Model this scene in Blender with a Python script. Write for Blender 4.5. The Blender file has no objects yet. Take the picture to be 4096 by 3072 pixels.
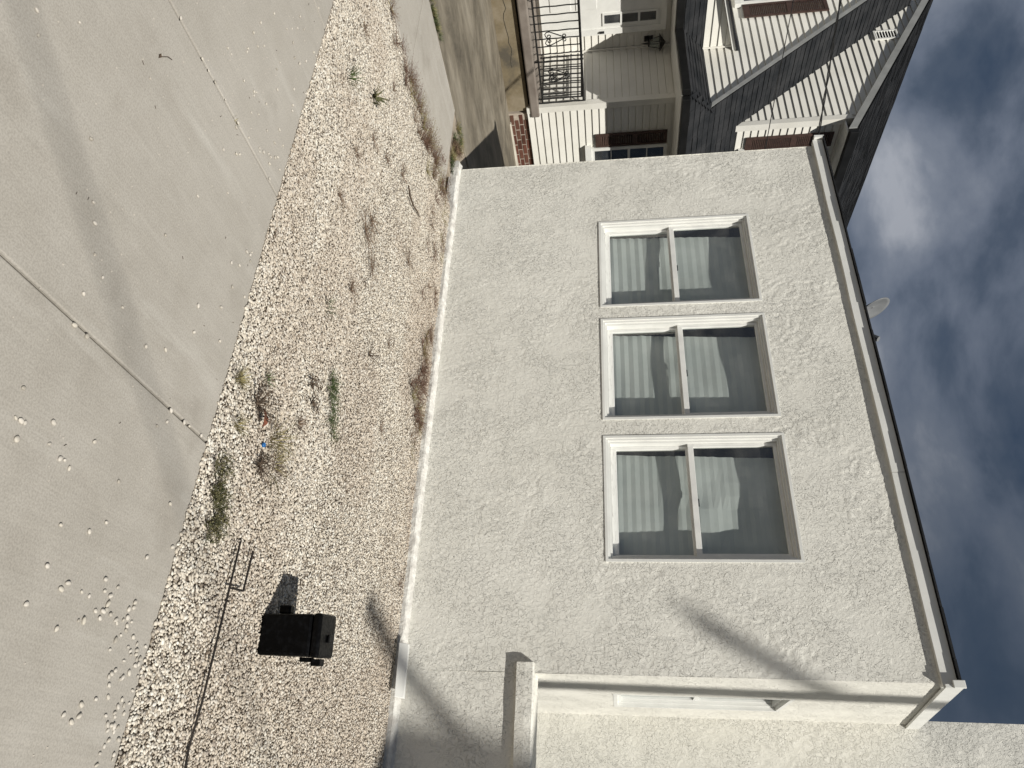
import bpy, math, random
import numpy as np
from mathutils import Vector, Matrix

random.seed(7); RNG = np.random.default_rng(11)
sc = bpy.context.scene
COL = sc.collection

# ------------------------------------------------------------------ camera
cam_d = bpy.data.cameras.new('camera'); cam = bpy.data.objects.new('camera', cam_d); COL.objects.link(cam)
RIGHT = Vector((0.8590390341, 0.5112046132, -0.0268659882))
UP = Vector((-0.0448129981, 0.1273776624, 0.9908414234))
FWD = Vector((-0.5099448334, 0.8499675138, -0.1323309954))
# the phone was held on its side: picture x runs upward, picture y runs to the right
m = Matrix((UP, -RIGHT, -FWD)).transposed().to_4x4(); m.translation = Vector((0, 0, 1.5))
cam.matrix_world = m
cam_d.sensor_fit = 'HORIZONTAL'; cam_d.sensor_width = 36.0; cam_d.lens = 36.0*2919.42/4096
cam_d.clip_start = 0.05; cam_d.clip_end = 5000
sc.camera = cam

# ------------------------------------------------------------------ light
SUN_EL, SUN_AZ = math.radians(47.0), math.radians(57.0)      # light travels to -x, +y, -z
S = Vector((-math.cos(SUN_EL)*math.sin(SUN_AZ), math.cos(SUN_EL)*math.cos(SUN_AZ), -math.sin(SUN_EL)))
ld = bpy.data.lights.new('sun', 'SUN'); lo = bpy.data.objects.new('sun', ld); COL.objects.link(lo)
ld.energy = 4.8; ld.angle = math.radians(0.53); ld.color = (1.0, 0.965, 0.89)
lo.rotation_euler = S.to_track_quat('-Z', 'Y').to_euler(); lo.location = (20, -15, 25)

SKYLOC = (6.0, 9.0, 0.0)
world = bpy.data.worlds.new('World'); sc.world = world; world.use_nodes = True
wn, wl = world.node_tree.nodes, world.node_tree.links
wn.clear()
def wnode(t, **k):
    n = wn.new(t)
    for a, b in k.items(): setattr(n, a, b)
    return n
w_out = wnode('ShaderNodeOutputWorld'); w_bg = wnode('ShaderNodeBackground'); w_bg.inputs[1].default_value = 0.1
w_sky = wnode('ShaderNodeTexSky', sky_type='NISHITA', sun_disc=False)
w_sky.sun_elevation = SUN_EL; w_sky.sun_rotation = math.atan2(-S.x, -S.y); w_sky.dust_density = 1.5
w_tc = wnode('ShaderNodeTexCoord')
w_map = wnode('ShaderNodeMapping'); w_map.inputs['Scale'].default_value = (1.0, 1.0, 1.9); w_map.inputs['Location'].default_value = SKYLOC
wl.new(w_tc.outputs['Generated'], w_map.inputs[0])
w_n1 = wnode('ShaderNodeTexNoise'); w_n1.inputs['Scale'].default_value = 4.2; w_n1.inputs['Detail'].default_value = 9; w_n1.inputs['Roughness'].default_value = 0.53; w_n1.inputs['Distortion'].default_value = 0.25
w_n2 = wnode('ShaderNodeTexNoise'); w_n2.inputs['Scale'].default_value = 1.1; w_n2.inputs['Detail'].default_value = 2
wl.new(w_map.outputs[0], w_n1.inputs['Vector']); wl.new(w_map.outputs[0], w_n2.inputs['Vector'])
w_sum = wnode('ShaderNodeMath', operation='MULTIPLY_ADD'); w_sum.inputs[1].default_value = 0.85
wl.new(w_n1.outputs['Fac'], w_sum.inputs[0])
w_half = wnode('ShaderNodeMath', operation='MULTIPLY'); w_half.inputs[1].default_value = 0.15
wl.new(w_n2.outputs['Fac'], w_half.inputs[0]); wl.new(w_half.outputs[0], w_sum.inputs[2])
w_rmp = wnode('ShaderNodeValToRGB'); cr = w_rmp.color_ramp
for p_, c_ in ((0.38, (0.30, 0.47, 0.78)), (0.46, (0.62, 0.80, 1.12)), (0.53, (1.18, 1.38, 1.78)), (0.60, (1.75, 1.95, 2.35)), (0.68, (3.3, 3.45, 3.8))):
    e = cr.elements.new(p_); e.color = (*c_, 1)
cr.elements.remove(cr.elements[0]); cr.elements.remove(cr.elements[-1])
wl.new(w_sum.outputs[0], w_rmp.inputs[0])
w_mix = wnode('ShaderNodeMix', data_type='RGBA'); w_mix.inputs[0].default_value = 0.94
wl.new(w_sky.outputs[0], w_mix.inputs[6]); wl.new(w_rmp.outputs[0], w_mix.inputs[7])
# a darker bank of cloud fills the sky to the right
w_dot = wnode('ShaderNodeVectorMath', operation='DOT_PRODUCT'); w_dot.inputs[1].default_value = (0.859, 0.511, 0.0)
wl.new(w_tc.outputs['Generated'], w_dot.inputs[0])
w_wob = wnode('ShaderNodeMath', operation='MULTIPLY_ADD'); w_wob.inputs[1].default_value = 0.45; wl.new(w_n1.outputs['Fac'], w_wob.inputs[0]); wl.new(w_dot.outputs['Value'], w_wob.inputs[2])
w_bank = wnode('ShaderNodeMapRange', interpolation_type='SMOOTHSTEP'); w_bank.inputs[1].default_value = 0.05; w_bank.inputs[2].default_value = 0.62; w_bank.inputs[3].default_value = 0.0; w_bank.inputs[4].default_value = 0.72
wl.new(w_wob.outputs[0], w_bank.inputs[0])
w_dk = wnode('ShaderNodeMix', data_type='RGBA'); w_dk.inputs[7].default_value = (0.30, 0.46, 0.72, 1)
wl.new(w_bank.outputs[0], w_dk.inputs[0]); wl.new(w_mix.outputs[2], w_dk.inputs[6])
wl.new(w_dk.outputs[2], w_bg.inputs[0]); wl.new(w_bg.outputs[0], w_out.inputs[0])

vs = sc.view_settings; vs.view_transform = 'Standard'; vs.look = 'None'; vs.exposure = 0.16; vs.gamma = 1.0
try: vs.use_curve_mapping = False
except Exception: pass

# ------------------------------------------------------------------ materials
class M:
    def __init__(self, name):
        self.m = bpy.data.materials.new(name); self.m.use_nodes = True
        self.n, self.l = self.m.node_tree.nodes, self.m.node_tree.links
        self.b = self.n['Principled BSDF']; self._v = None
    def vec(self, scale=(1, 1, 1), rot=(0, 0, 0), loc=(0, 0, 0)):
        t = self.n.new('ShaderNodeNewGeometry'); mp = self.n.new('ShaderNodeMapping')
        mp.inputs['Scale'].default_value = scale; mp.inputs['Rotation'].default_value = rot; mp.inputs['Location'].default_value = loc
        self.l.new(t.outputs['Position'], mp.inputs[0]); return mp.outputs[0]
    def noise(self, scale, detail=4, rough=0.55, vec=None, dist=0.0):
        t = self.n.new('ShaderNodeTexNoise'); t.inputs['Scale'].default_value = scale; t.inputs['Detail'].default_value = detail
        t.inputs['Roughness'].default_value = rough; t.inputs['Distortion'].default_value = dist
        self.l.new(vec if vec is not None else self.vec(), t.inputs['Vector']); return t.outputs['Fac']
    def ramp(self, fac, stops):
        r = self.n.new('ShaderNodeValToRGB'); el = r.color_ramp.elements
        while len(el) < len(stops): el.new(0.5)
        for e, (p, c) in zip(el, stops):
            e.position = p; e.color = (c, c, c, 1) if isinstance(c, (int, float)) else (*c, 1)
        self.l.new(fac, r.inputs[0]); return r.outputs[0]
    def mix(self, fac, a, b, mode='MIX'):
        x = self.n.new('ShaderNodeMix'); x.data_type = 'RGBA'; x.blend_type = mode
        for s, v in ((0, fac), (6, a), (7, b)):
            if hasattr(v, 'is_linked') or hasattr(v, 'links'): self.l.new(v, x.inputs[s])
            elif s == 0: x.inputs[0].default_value = v
            else: x.inputs[s].default_value = (*v, 1)
        return x.outputs[2]
    def bump(self, h, strength=0.5, dist=0.01):
        b = self.n.new('ShaderNodeBump'); b.inputs['Strength'].default_value = strength; b.inputs['Distance'].default_value = dist
        self.l.new(h, b.inputs['Height'])
        if self._v is not None: self.l.new(self._v, b.inputs['Normal'])
        self._v = b.outputs[0]; self.l.new(self._v, self.b.inputs['Normal']); return self
    def col(self, c):
        if isinstance(c, tuple): self.b.inputs['Base Color'].default_value = (*c, 1)
        else: self.l.new(c, self.b.inputs['Base Color'])
        return self
    def rough(self, r, spec=0.5):
        if hasattr(r, 'links'): self.l.new(r, self.b.inputs['Roughness'])
        else: self.b.inputs['Roughness'].default_value = r
        self.b.inputs['Specular IOR Level'].default_value = spec; return self

def simple(name, c1, c2, scale=6, rough=0.7, spec=0.3, bump=None, lo=0.35, hi=0.65, detail=5):
    k = M(name); f = k.noise(scale, detail)
    k.col(k.ramp(f, ((lo, c1), (hi, c2)))).rough(rough, spec)
    if bump: k.bump(k.noise(bump[0], 4), bump[1], bump[2])
    return k

MAT = {}
# stucco
k = M('stucco'); f = k.noise(1.1, 4); g = k.noise(9, 5)
c = k.ramp(f, ((0.35, (0.715, 0.70, 0.64)), (0.65, (0.765, 0.75, 0.69))))
c = k.mix(k.ramp(g, ((0.55, 0.0), (0.75, 0.35))), c, (0.68, 0.66, 0.60)); k.col(c).rough(0.9, 0.2)
va = k.vec((1.0, 1.0, 0.8)); wv = k.noise(3.2, 3, 0.5)
r1_ = k.ramp(k.noise(26, 3, 0.55, va, 1.3), ((0.49, 0.0), (0.515, 1.0))); r2_ = k.ramp(k.noise(52, 2, 0.5, va, 1.0), ((0.535, 0.0), (0.56, 1.0)))
hh = k.mix(k.ramp(wv, ((0.38, 0.15), (0.62, 1.0))), (0, 0, 0), r1_); h2 = k.mix(k.ramp(wv, ((0.35, 0.25), (0.6, 1.0))), (0, 0, 0), r2_)
k.bump(hh, 1.0, 0.0058); k.bump(h2, 1.0, 0.0026); k.bump(k.noise(170, 2), 0.16, 0.004); MAT['stucco'] = k.m
# plinth, rough old paint
k = simple('plinth_paint', (0.46, 0.44, 0.41), (0.68, 0.67, 0.63), 14, 0.85, 0.2, (40, 0.7, 0.012)); MAT['plinth'] = k.m
k = simple('white_paint', (0.66, 0.66, 0.63), (0.73, 0.73, 0.70), 5, 0.5, 0.4, (90, 0.05, 0.002)); MAT['white'] = k.m
k = M('weathered_white_paint'); v = k.vec((4, 60, 60)); f = k.noise(2.5, 6, 0.65, v)
c = k.ramp(f, ((0.56, (0.76, 0.76, 0.73)), (0.66, (0.42, 0.40, 0.38)))); k.col(c).rough(0.6, 0.3); MAT['weathered'] = k.m
k = simple('sash_paint', (0.66, 0.66, 0.64), (0.76, 0.76, 0.73), 8, 0.5, 0.4); MAT['sash'] = k.m
k = simple('shade_fabric', (0.54, 0.55, 0.535), (0.63, 0.635, 0.615), 3, 0.9, 0.1); MAT['shade'] = k.m
k = simple('unlit_dark', (0.02, 0.022, 0.03), (0.03, 0.032, 0.04), 2, 0.9, 0.1); MAT['dark'] = k.m  # near-black colour stands in for unlit depth behind openings
# glass: clear pane with a thin film of dust
gm = bpy.data.materials.new('window_glass'); gm.use_nodes = True; n, l = gm.node_tree.nodes, gm.node_tree.links
for x in list(n):
    if x.type != 'OUTPUT_MATERIAL': n.remove(x)
tr = n.new('ShaderNodeBsdfTransparent'); tr.inputs[0].default_value = (0.84, 0.88, 0.87, 1)
gl = n.new('ShaderNodeBsdfGlossy'); gl.inputs['Roughness'].default_value = 0.015
lw_ = n.new('ShaderNodeLayerWeight'); lw_.inputs[0].default_value = 0.5     # Schlick reflectance of a thin pane
pw = n.new('ShaderNodeMath'); pw.operation = 'POWER'; pw.inputs[1].default_value = 5.0; l.new(lw_.outputs['Facing'], pw.inputs[0])
fr = n.new('ShaderNodeMath'); fr.operation = 'MULTIPLY_ADD'; fr.inputs[1].default_value = 0.90; fr.inputs[2].default_value = 0.13; l.new(pw.outputs[0], fr.inputs[0])
m1 = n.new('ShaderNodeMixShader'); l.new(fr.outputs[0], m1.inputs[0]); l.new(tr.outputs[0], m1.inputs[1]); l.new(gl.outputs[0], m1.inputs[2])
df = n.new('ShaderNodeBsdfDiffuse'); df.inputs[0].default_value = (0.5, 0.5, 0.47, 1)
tn = n.new('ShaderNodeTexNoise'); tn.inputs['Scale'].default_value = 5; tn.inputs['Detail'].default_value = 6
tg = n.new('ShaderNodeNewGeometry'); l.new(tg.outputs['Position'], tn.inputs['Vector'])
rp = n.new('ShaderNodeMapRange'); rp.inputs[1].default_value = 0.45; rp.inputs[2].default_value = 0.75; rp.inputs[3].default_value = 0.02; rp.inputs[4].default_value = 0.12
l.new(tn.outputs['Fac'], rp.inputs[0])
m2 = n.new('ShaderNodeMixShader'); l.new(rp.outputs[0], m2.inputs[0]); l.new(m1.outputs[0], m2.inputs[1]); l.new(df.outputs[0], m2.inputs[2])
l.new(m2.outputs[0], [x for x in n if x.type == 'OUTPUT_MATERIAL'][0].inputs[0]); MAT['glass'] = gm
# roof shingle
k = M('dark_shingle'); f = k.noise(4, 5); g = k.noise(150, 2); oi = k.n.new('ShaderNodeObjectInfo')
c = k.ramp(f, ((0.35, (0.018, 0.020, 0.023)), (0.65, (0.040, 0.041, 0.044))))
c = k.mix(0.6, c, k.ramp(g, ((0.4, 0.35), (0.6, 1.0))), 'MULTIPLY')
c = k.mix(0.35, c, k.ramp(oi.outputs['Random'], ((0.0, 0.55), (1.0, 1.0))), 'MULTIPLY')
k.col(c).rough(0.95, 0.15).bump(g, 0.5, 0.003); MAT['shingle'] = k.m
# vinyl siding
k = M('white_siding'); f = k.noise(2.5, 4); v = k.vec((3, 3, 90)); g = k.noise(2, 4, 0.6, v)
c = k.ramp(f, ((0.35, (0.66, 0.645, 0.59)), (0.65, (0.72, 0.705, 0.655)))); k.col(c).rough(0.55, 0.35).bump(g, 0.08, 0.004); MAT['siding'] = k.m
k = M('brown_shutter'); f = k.noise(12, 5); k.col(k.ramp(f, ((0.35, (0.046, 0.028, 0.023)), (0.7, (0.078, 0.046, 0.037))))).rough(0.6, 0.3); MAT['brown'] = k.m
k = M('black_iron'); k.col(k.ramp(k.noise(30), ((0.4, 0.008), (0.7, 0.018)))).rough(0.45, 0.4); MAT['iron'] = k.m
k = M('black_gutter_paint'); k.col(k.ramp(k.noise(5), ((0.4, 0.006), (0.7, 0.012)))).rough(0.5, 0.3); MAT['gutter'] = k.m
k = M('black_plastic'); f = k.noise(40, 6); v = k.vec((1, 1, 1)); g = k.noise(90, 2)
k.col(k.ramp(f, ((0.5, (0.0014, 0.0014, 0.0016)), (0.82, (0.010, 0.0105, 0.012))))).rough(k.ramp(g, ((0.4, 0.35), (0.7, 0.55))), 0.10); MAT['plastic'] = k.m
k = simple('grey_trim', (0.24, 0.245, 0.24), (0.31, 0.315, 0.31), 4, 0.6, 0.3); MAT['greytrim'] = k.m
# pavement concrete
k = M('pavement_concrete'); f = k.noise(0.9, 5, 0.6); g = k.noise(5, 6, 0.65); h = k.noise(160, 3); v = k.vec((90, 2.5, 1), (0, 0, 0.12)); st = k.noise(1.0, 3, 0.6, v)
c = k.ramp(f, ((0.32, (0.335, 0.310, 0.270)), (0.68, (0.41, 0.382, 0.338))))
c = k.mix(k.ramp(g, ((0.35, 0.0), (0.7, 0.5))), c, (0.46, 0.432, 0.388))
vs_ = k.vec((5, 0.8, 1), (0, 0, 0.5)); c = k.mix(k.ramp(k.noise(1.4, 6, 0.6, vs_), ((0.55, 0.0), (0.72, 0.55))), c, (0.50, 0.475, 0.43)); c = k.mix(k.ramp(k.noise(2.3, 5, 0.6, k.vec(loc=(4, 2, 0))), ((0.58, 0.0), (0.74, 0.6))), c, (0.27, 0.245, 0.21))
c = k.mix(0.4, c, k.ramp(h, ((0.35, 0.55), (0.6, 1.0))), 'MULTIPLY'); c = k.mix(0.13, c, k.ramp(st, ((0.35, 0.5), (0.65, 1.0))), 'MULTIPLY')
k.col(c).rough(0.9, 0.25).bump(h, 0.25, 0.002).bump(st, 0.12, 0.002); MAT['pavement'] = k.m
k = M('stained_concrete'); v = k.vec((1.5, 0.9, 1)); f = k.noise(0.9, 7, 0.7, v, 0.6); g = k.noise(35, 4); v2 = k.vec((3.5, 1.3, 1), loc=(3, 1, 0)); g2 = k.noise(1.3, 6, 0.7, v2)
c = k.ramp(f, ((0.34, (0.095, 0.082, 0.062)), (0.5, (0.19, 0.165, 0.125)), (0.66, (0.27, 0.24, 0.19)))); c = k.mix(0.55, c, k.ramp(g2, ((0.35, 0.45), (0.6, 1.0))), 'MULTIPLY')
k.col(c).rough(0.85, 0.3).bump(g, 0.3, 0.004); MAT['stained'] = k.m
k = M('ochre_concrete'); f = k.noise(2.2, 6, 0.65); g = k.noise(9, 5)
c = k.ramp(f, ((0.34, (0.10, 0.088, 0.068)), (0.5, (0.19, 0.155, 0.10)), (0.68, (0.26, 0.22, 0.16)))); k.col(c).rough(0.9, 0.2).bump(g, 0.3, 0.006); MAT['ochre'] = k.m
k = simple('porch_concrete', (0.16, 0.135, 0.115), (0.23, 0.20, 0.175), 4, 0.85, 0.25, (30, 0.3, 0.004)); MAT['porch'] = k.m
k = simple('pale_concrete', (0.40, 0.37, 0.31), (0.50, 0.47, 0.40), 4, 0.9, 0.2); MAT['pale'] = k.m
k = M('red_brick'); oi = k.n.new('ShaderNodeObjectInfo'); f = k.noise(25, 5)
c = k.ramp(oi.outputs['Random'], ((0.0, (0.085, 0.036, 0.025)), (0.5, (0.15, 0.058, 0.040)), (1.0, (0.12, 0.065, 0.046)))); c = k.mix(0.5, c, k.ramp(f, ((0.3, 0.6), (0.7, 1.0))), 'MULTIPLY'); k.col(c).rough(0.9, 0.2).bump(f, 0.4, 0.004); MAT['brick'] = k.m
k = simple('mortar', (0.34, 0.29, 0.24), (0.46, 0.40, 0.34), 20, 0.95, 0.1); MAT['mortar'] = k.m
k = simple('joint_dirt', (0.05, 0.045, 0.035), (0.11, 0.10, 0.08), 30, 0.95, 0.1); MAT['joint'] = k.m
k = simple('gravel_soil', (0.29, 0.245, 0.195), (0.38, 0.325, 0.26), 12, 0.95, 0.1, (60, 0.6, 0.01)); MAT['soil'] = k.m
k = simple('street_asphalt', (0.045, 0.045, 0.045), (0.075, 0.073, 0.07), 3, 0.95, 0.2, (80, 0.4, 0.005)); MAT['asphalt'] = k.m
# pebbles: one tone per stone from its own colour attribute
k = M('pebble_stone'); at = k.n.new('ShaderNodeAttribute'); at.attribute_name = 'tone'; f = k.noise(180, 3)
k.col(k.mix(0.35, at.outputs['Color'], k.ramp(f, ((0.35, 0.6), (0.65, 1.0))), 'MULTIPLY')).rough(0.75, 0.25); MAT['pebbles'] = k.m
k = M('loose_pebble_stone'); oi = k.n.new('ShaderNodeObjectInfo'); f = k.noise(150, 3)
c = k.ramp(oi.outputs['Random'], ((0.0, (0.50, 0.46, 0.39)), (0.6, (0.57, 0.53, 0.47)), (1.0, (0.36, 0.33, 0.28)))); k.col(k.mix(0.3, c, k.ramp(f, ((0.35, 0.6), (0.65, 1.0))), 'MULTIPLY')).rough(0.7, 0.3); MAT['loose'] = k.m
def leafmat(name, a, b):
    q = M(name); q.col(q.ramp(q.noise(45, 3), ((0.35, a), (0.65, b)))).rough(0.75, 0.2); return q.m
MAT['dry'] = leafmat('dry_weed', (0.10, 0.062, 0.042), (0.19, 0.13, 0.085))
MAT['russet'] = leafmat('russet_weed', (0.085, 0.046, 0.032), (0.15, 0.090, 0.062))
MAT['straw'] = leafmat('straw_grass', (0.16, 0.135, 0.06), (0.27, 0.235, 0.11))
MAT['green'] = leafmat('green_weed', (0.035, 0.055, 0.018), (0.085, 0.11, 0.04))
MAT['darkgreen'] = leafmat('dark_green_weed', (0.035, 0.042, 0.018), (0.13, 0.115, 0.055))
MAT['twig'] = leafmat('dark_twig', (0.05, 0.035, 0.026), (0.11, 0.08, 0.055))
MAT['leaf'] = leafmat('red_brown_leaf', (0.14, 0.048, 0.028), (0.20, 0.075, 0.045))
k = M('blue_plastic'); k.col(k.ramp(k.noise(60), ((0.4, (0.01, 0.10, 0.30)), (0.7, (0.015, 0.15, 0.42))))).rough(0.4, 0.5); MAT['blue'] = k.m
k = M('rusty_dark_metal'); k.col(k.ramp(k.noise(50), ((0.4, (0.010, 0.008, 0.007)), (0.7, (0.03, 0.023, 0.019))))).rough(0.6, 0.3); MAT['rust'] = k.m
k = simple('dish_grey', (0.13, 0.135, 0.14), (0.17, 0.175, 0.18), 8, 0.5, 0.4); MAT['dish'] = k.m
k = M('pole_wood'); v = k.vec((20, 20, 1.5)); k.col(k.ramp(k.noise(2, 5, 0.6, v), ((0.35, (0.09, 0.065, 0.045)), (0.65, (0.18, 0.14, 0.105))))).rough(0.9, 0.1); MAT['wood'] = k.m
k = M('cable_rubber'); k.col(k.ramp(k.noise(20), ((0.4, 0.01), (0.7, 0.02)))).rough(0.5, 0.3); MAT['cable'] = k.m

# ------------------------------------------------------------------ helpers
class MB:
    def __init__(self): self.v, self.f = [], []
    def add(self, vs, fs):
        o = len(self.v); self.v += [tuple(p) for p in vs]; self.f += [tuple(i+o for i in q) for q in fs]; return self
    def box(self, a, b):
        (x0, y0, z0), (x1, y1, z1) = a, b
        x0, x1 = min(x0, x1), max(x0, x1); y0, y1 = min(y0, y1), max(y0, y1); z0, z1 = min(z0, z1), max(z0, z1)
        return self.add([(x0,y0,z0),(x1,y0,z0),(x1,y1,z0),(x0,y1,z0),(x0,y0,z1),(x1,y0,z1),(x1,y1,z1),(x0,y1,z1)],
                        [(3,2,1,0),(4,5,6,7),(0,1,5,4),(1,2,6,5),(2,3,7,6),(3,0,4,7)])
    def hexa(self, lo, hi):           # two quads, lower and upper, same winding
        return self.add(list(lo)+list(hi), [(3,2,1,0),(4,5,6,7),(0,1,5,4),(1,2,6,5),(2,3,7,6),(3,0,4,7)])
    def prism(self, poly, off):       # polygon extruded along off
        n = len(poly); off = Vector(off); p = [Vector(q) for q in poly]
        return self.add(p+[q+off for q in p], [tuple(range(n-1, -1, -1)), tuple(range(n, 2*n))]+[(i, (i+1) % n, n+(i+1) % n, n+i) for i in range(n)])
    def tube(self, pts, r, n=6, cap=True):
        pts = [Vector(p) for p in pts]; rs = r if isinstance(r, (list, tuple)) else [r]*len(pts)
        o = len(self.v); N = len(pts); prev = None
        for i, p in enumerate(pts):
            t = (pts[min(i+1, N-1)]-pts[max(i-1, 0)]).normalized()
            if prev is None:
                a = Vector((0, 0, 1)) if abs(t.z) < 0.9 else Vector((1, 0, 0)); u = t.cross(a).normalized()
            else:
                u = (prev-t*prev.dot(t)); u = u.normalized() if u.length > 1e-6 else t.orthogonal().normalized()
            prev = u; w = t.cross(u)
            for j in range(n):
                an = 2*math.pi*j/n; self.v.append(tuple(p+(u*math.cos(an)+w*math.sin(an))*rs[i]))
        for i in range(N-1):
            for j in range(n):
                self.f.append((o+i*n+j, o+i*n+(j+1) % n, o+(i+1)*n+(j+1) % n, o+(i+1)*n+j))
        if cap: self.f.append(tuple(o+j for j in range(n-1, -1, -1))); self.f.append(tuple(o+(N-1)*n+j for j in range(n)))
        return self
    def build(self, name, mat, parent=None, smooth=False, bevel=0.0):
        me = bpy.data.meshes.new(name); me.from_pydata(self.v, [], self.f); me.update()
        if smooth: me.polygons.foreach_set('use_smooth', [True]*len(me.polygons))
        o = link(name, me, mat, parent)
        if bevel:
            md = o.modifiers.new('bevel', 'BEVEL'); md.width = bevel; md.segments = 2; md.limit_method = 'ANGLE'
        return o
def link(name, me, mat, parent=None):
    o = bpy.data.objects.new(name, me)
    if mat and not me.materials: me.materials.append(MAT[mat])
    COL.objects.link(o)
    if parent is not None:
        o.parent = parent
        if parent.type == 'EMPTY': o.matrix_parent_inverse = Matrix.Translation(-parent.location)
    return o
def thing(name, label, cat, loc=(0, 0, 0), group=None):
    o = bpy.data.objects.new(name, None); COL.objects.link(o); o.location = loc; o.empty_display_size = 0.1
    return tag(o, label, cat, group)
def tag(o, label, cat, group=None):
    o['label'] = label; o['category'] = cat
    if group: o['group'] = group
    return o
def kind(o, k_): o['kind'] = k_; return o
def quad_part(name, mat, parent, *pts):
    return MB().add(pts, [(0, 1, 2, 3)]).build(name, mat, parent)

def lattice(x, y, seed):
    x = np.asarray(x, float); y = np.asarray(y, float)
    xi = np.floor(x).astype(np.int64); yi = np.floor(y).astype(np.int64); fx = x-xi; fy = y-yi
    fx = fx*fx*fx*(fx*(fx*6-15)+10); fy = fy*fy*fy*(fy*(fy*6-15)+10)
    def hsh(a, b):
        h = (a*374761393+b*668265263+seed*974634777) & 0xffffffff
        h = ((h ^ (h >> 13))*1274126177) & 0xffffffff
        return ((h ^ (h >> 16)) & 0xffff)/65535.0
    return (hsh(xi, yi)*(1-fx)+hsh(xi+1, yi)*fx)*(1-fy)+(hsh(xi, yi+1)*(1-fx)+hsh(xi+1, yi+1)*fx)*fy
def sstep(a, b, x):
    t = np.clip((x-a)/(b-a), 0, 1); return t*t*(3-2*t)

# ------------------------------------------------------------------ ground
g = MB().add([(-600, -600, -0.09), (600, -600, -0.09), (600, 600, -0.09), (-600, 600, -0.09)], [(0, 1, 2, 3)]).build('ground', 'asphalt'); kind(g, 'structure')
g['label'] = 'dark ground beyond the pavement'
side = kind(MB().box((-9, -0.75, -0.085), (4.2, 2.300, -0.012)).build('sidewalk', 'joint'), 'structure')
JX = [-8.74, -7.475, -6.21, -4.945, -3.68, -2.42, -1.155, 0.11, 1.375, 2.64, 3.9]
def slab(x0, x1, y0, y1, parent, mat='pavement', z=0.0, r=0.005, gap=0.0045, t=0.06, name='paving_slab'):
    x0 += gap; x1 -= gap
    return MB().hexa([(x0, y0, z-t), (x1, y0, z-t), (x1, y1, z-t), (x0, y1, z-t)], [(x0, y0, z), (x1, y0, z), (x1, y1, z), (x0, y1, z)]).build(name, mat, parent, bevel=r)
for i in range(len(JX)-1):
    slab(JX[i], JX[i+1], -0.72, 2.296, side)
walk = kind(MB().box((-6.24, 2.305, -0.085), (-5.06, 4.885, -0.014)).build('walkway', 'joint'), 'structure')
for a, b in ((2.31, 3.55), (3.56, 4.88)):
    MB().box((-6.235, a, -0.06), (-5.065, b, -0.002)).build('paving_slab', 'pavement', walk, bevel=0.008)
patio = kind(MB().box((-9.95, 2.305, -0.085), (-6.26, 14, -0.02)).build('patio', 'joint'), 'structure')
for a, b, c_, d_ in ((-9.9, -6.27, 2.31, 5.30), (-9.9, -6.27, 5.312, 8.0), (-9.9, -6.27, 8.01, 10.8), (-9.9, -6.27, 10.81, 13.9)):
    MB().box((a, c_, -0.06), (b, d_, -0.006)).build('paving_slab', 'stained', patio, bevel=0.01)
alley = kind(MB().box((-6.25, 4.89, -0.085), (-5.45, 14, -0.018)).build('soil_strip', 'soil'), 'structure')
bed = kind(MB().box((-5.06, 2.302, -0.08), (1.9, 5.2, -0.020)).build('gravel_soil', 'soil'), 'structure')

# gravel: tens of thousands of small stones, one mass
def ico():
    t = (1+5**0.5)/2
    v = np.array([(-1,t,0),(1,t,0),(-1,-t,0),(1,-t,0),(0,-1,t),(0,1,t),(0,-1,-t),(0,1,-t),(t,0,-1),(t,0,1),(-t,0,-1),(-t,0,1)], float); v /= np.linalg.norm(v[0])
    f = np.array([(0,11,5),(0,5,1),(0,1,7),(0,7,10),(0,10,11),(1,5,9),(5,11,4),(11,10,2),(10,7,6),(7,1,8),(3,9,4),(3,4,2),(3,2,6),(3,6,8),(3,8,9),(4,9,5),(2,4,11),(6,2,10),(8,6,7),(9,8,1)])
    return v, f
IV, IF = ico()
OV = np.array([(1, 0, 0), (-1, 0, 0), (0, 1, 0), (0, -1, 0), (0, 0, 1), (0, 0, -1)], float)
OF = np.array([(0, 2, 4), (2, 1, 4), (1, 3, 4), (3, 0, 4), (2, 0, 5), (1, 2, 5), (3, 1, 5), (0, 3, 5)])
def stones(bv, bf, pos, ax, rotz, tilt):
    n, m_ = len(pos), len(bv); V = bv[None]*(1+0.16*RNG.standard_normal((n, m_, 1)).clip(-1.5, 1.5))*ax[:, None, :]
    c1, s1 = np.cos(tilt)[:, None], np.sin(tilt)[:, None]
    y, z = V[..., 1]*c1-V[..., 2]*s1, V[..., 1]*s1+V[..., 2]*c1
    c2, s2 = np.cos(rotz)[:, None], np.sin(rotz)[:, None]
    x, y = V[..., 0]*c2-y*s2, V[..., 0]*s2+y*c2
    return (np.stack([x, y, z], -1)+pos[:, None, :]).reshape(-1, 3), (bf[None]+m_*np.arange(n)[:, None, None]).reshape(-1, 3)
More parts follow.
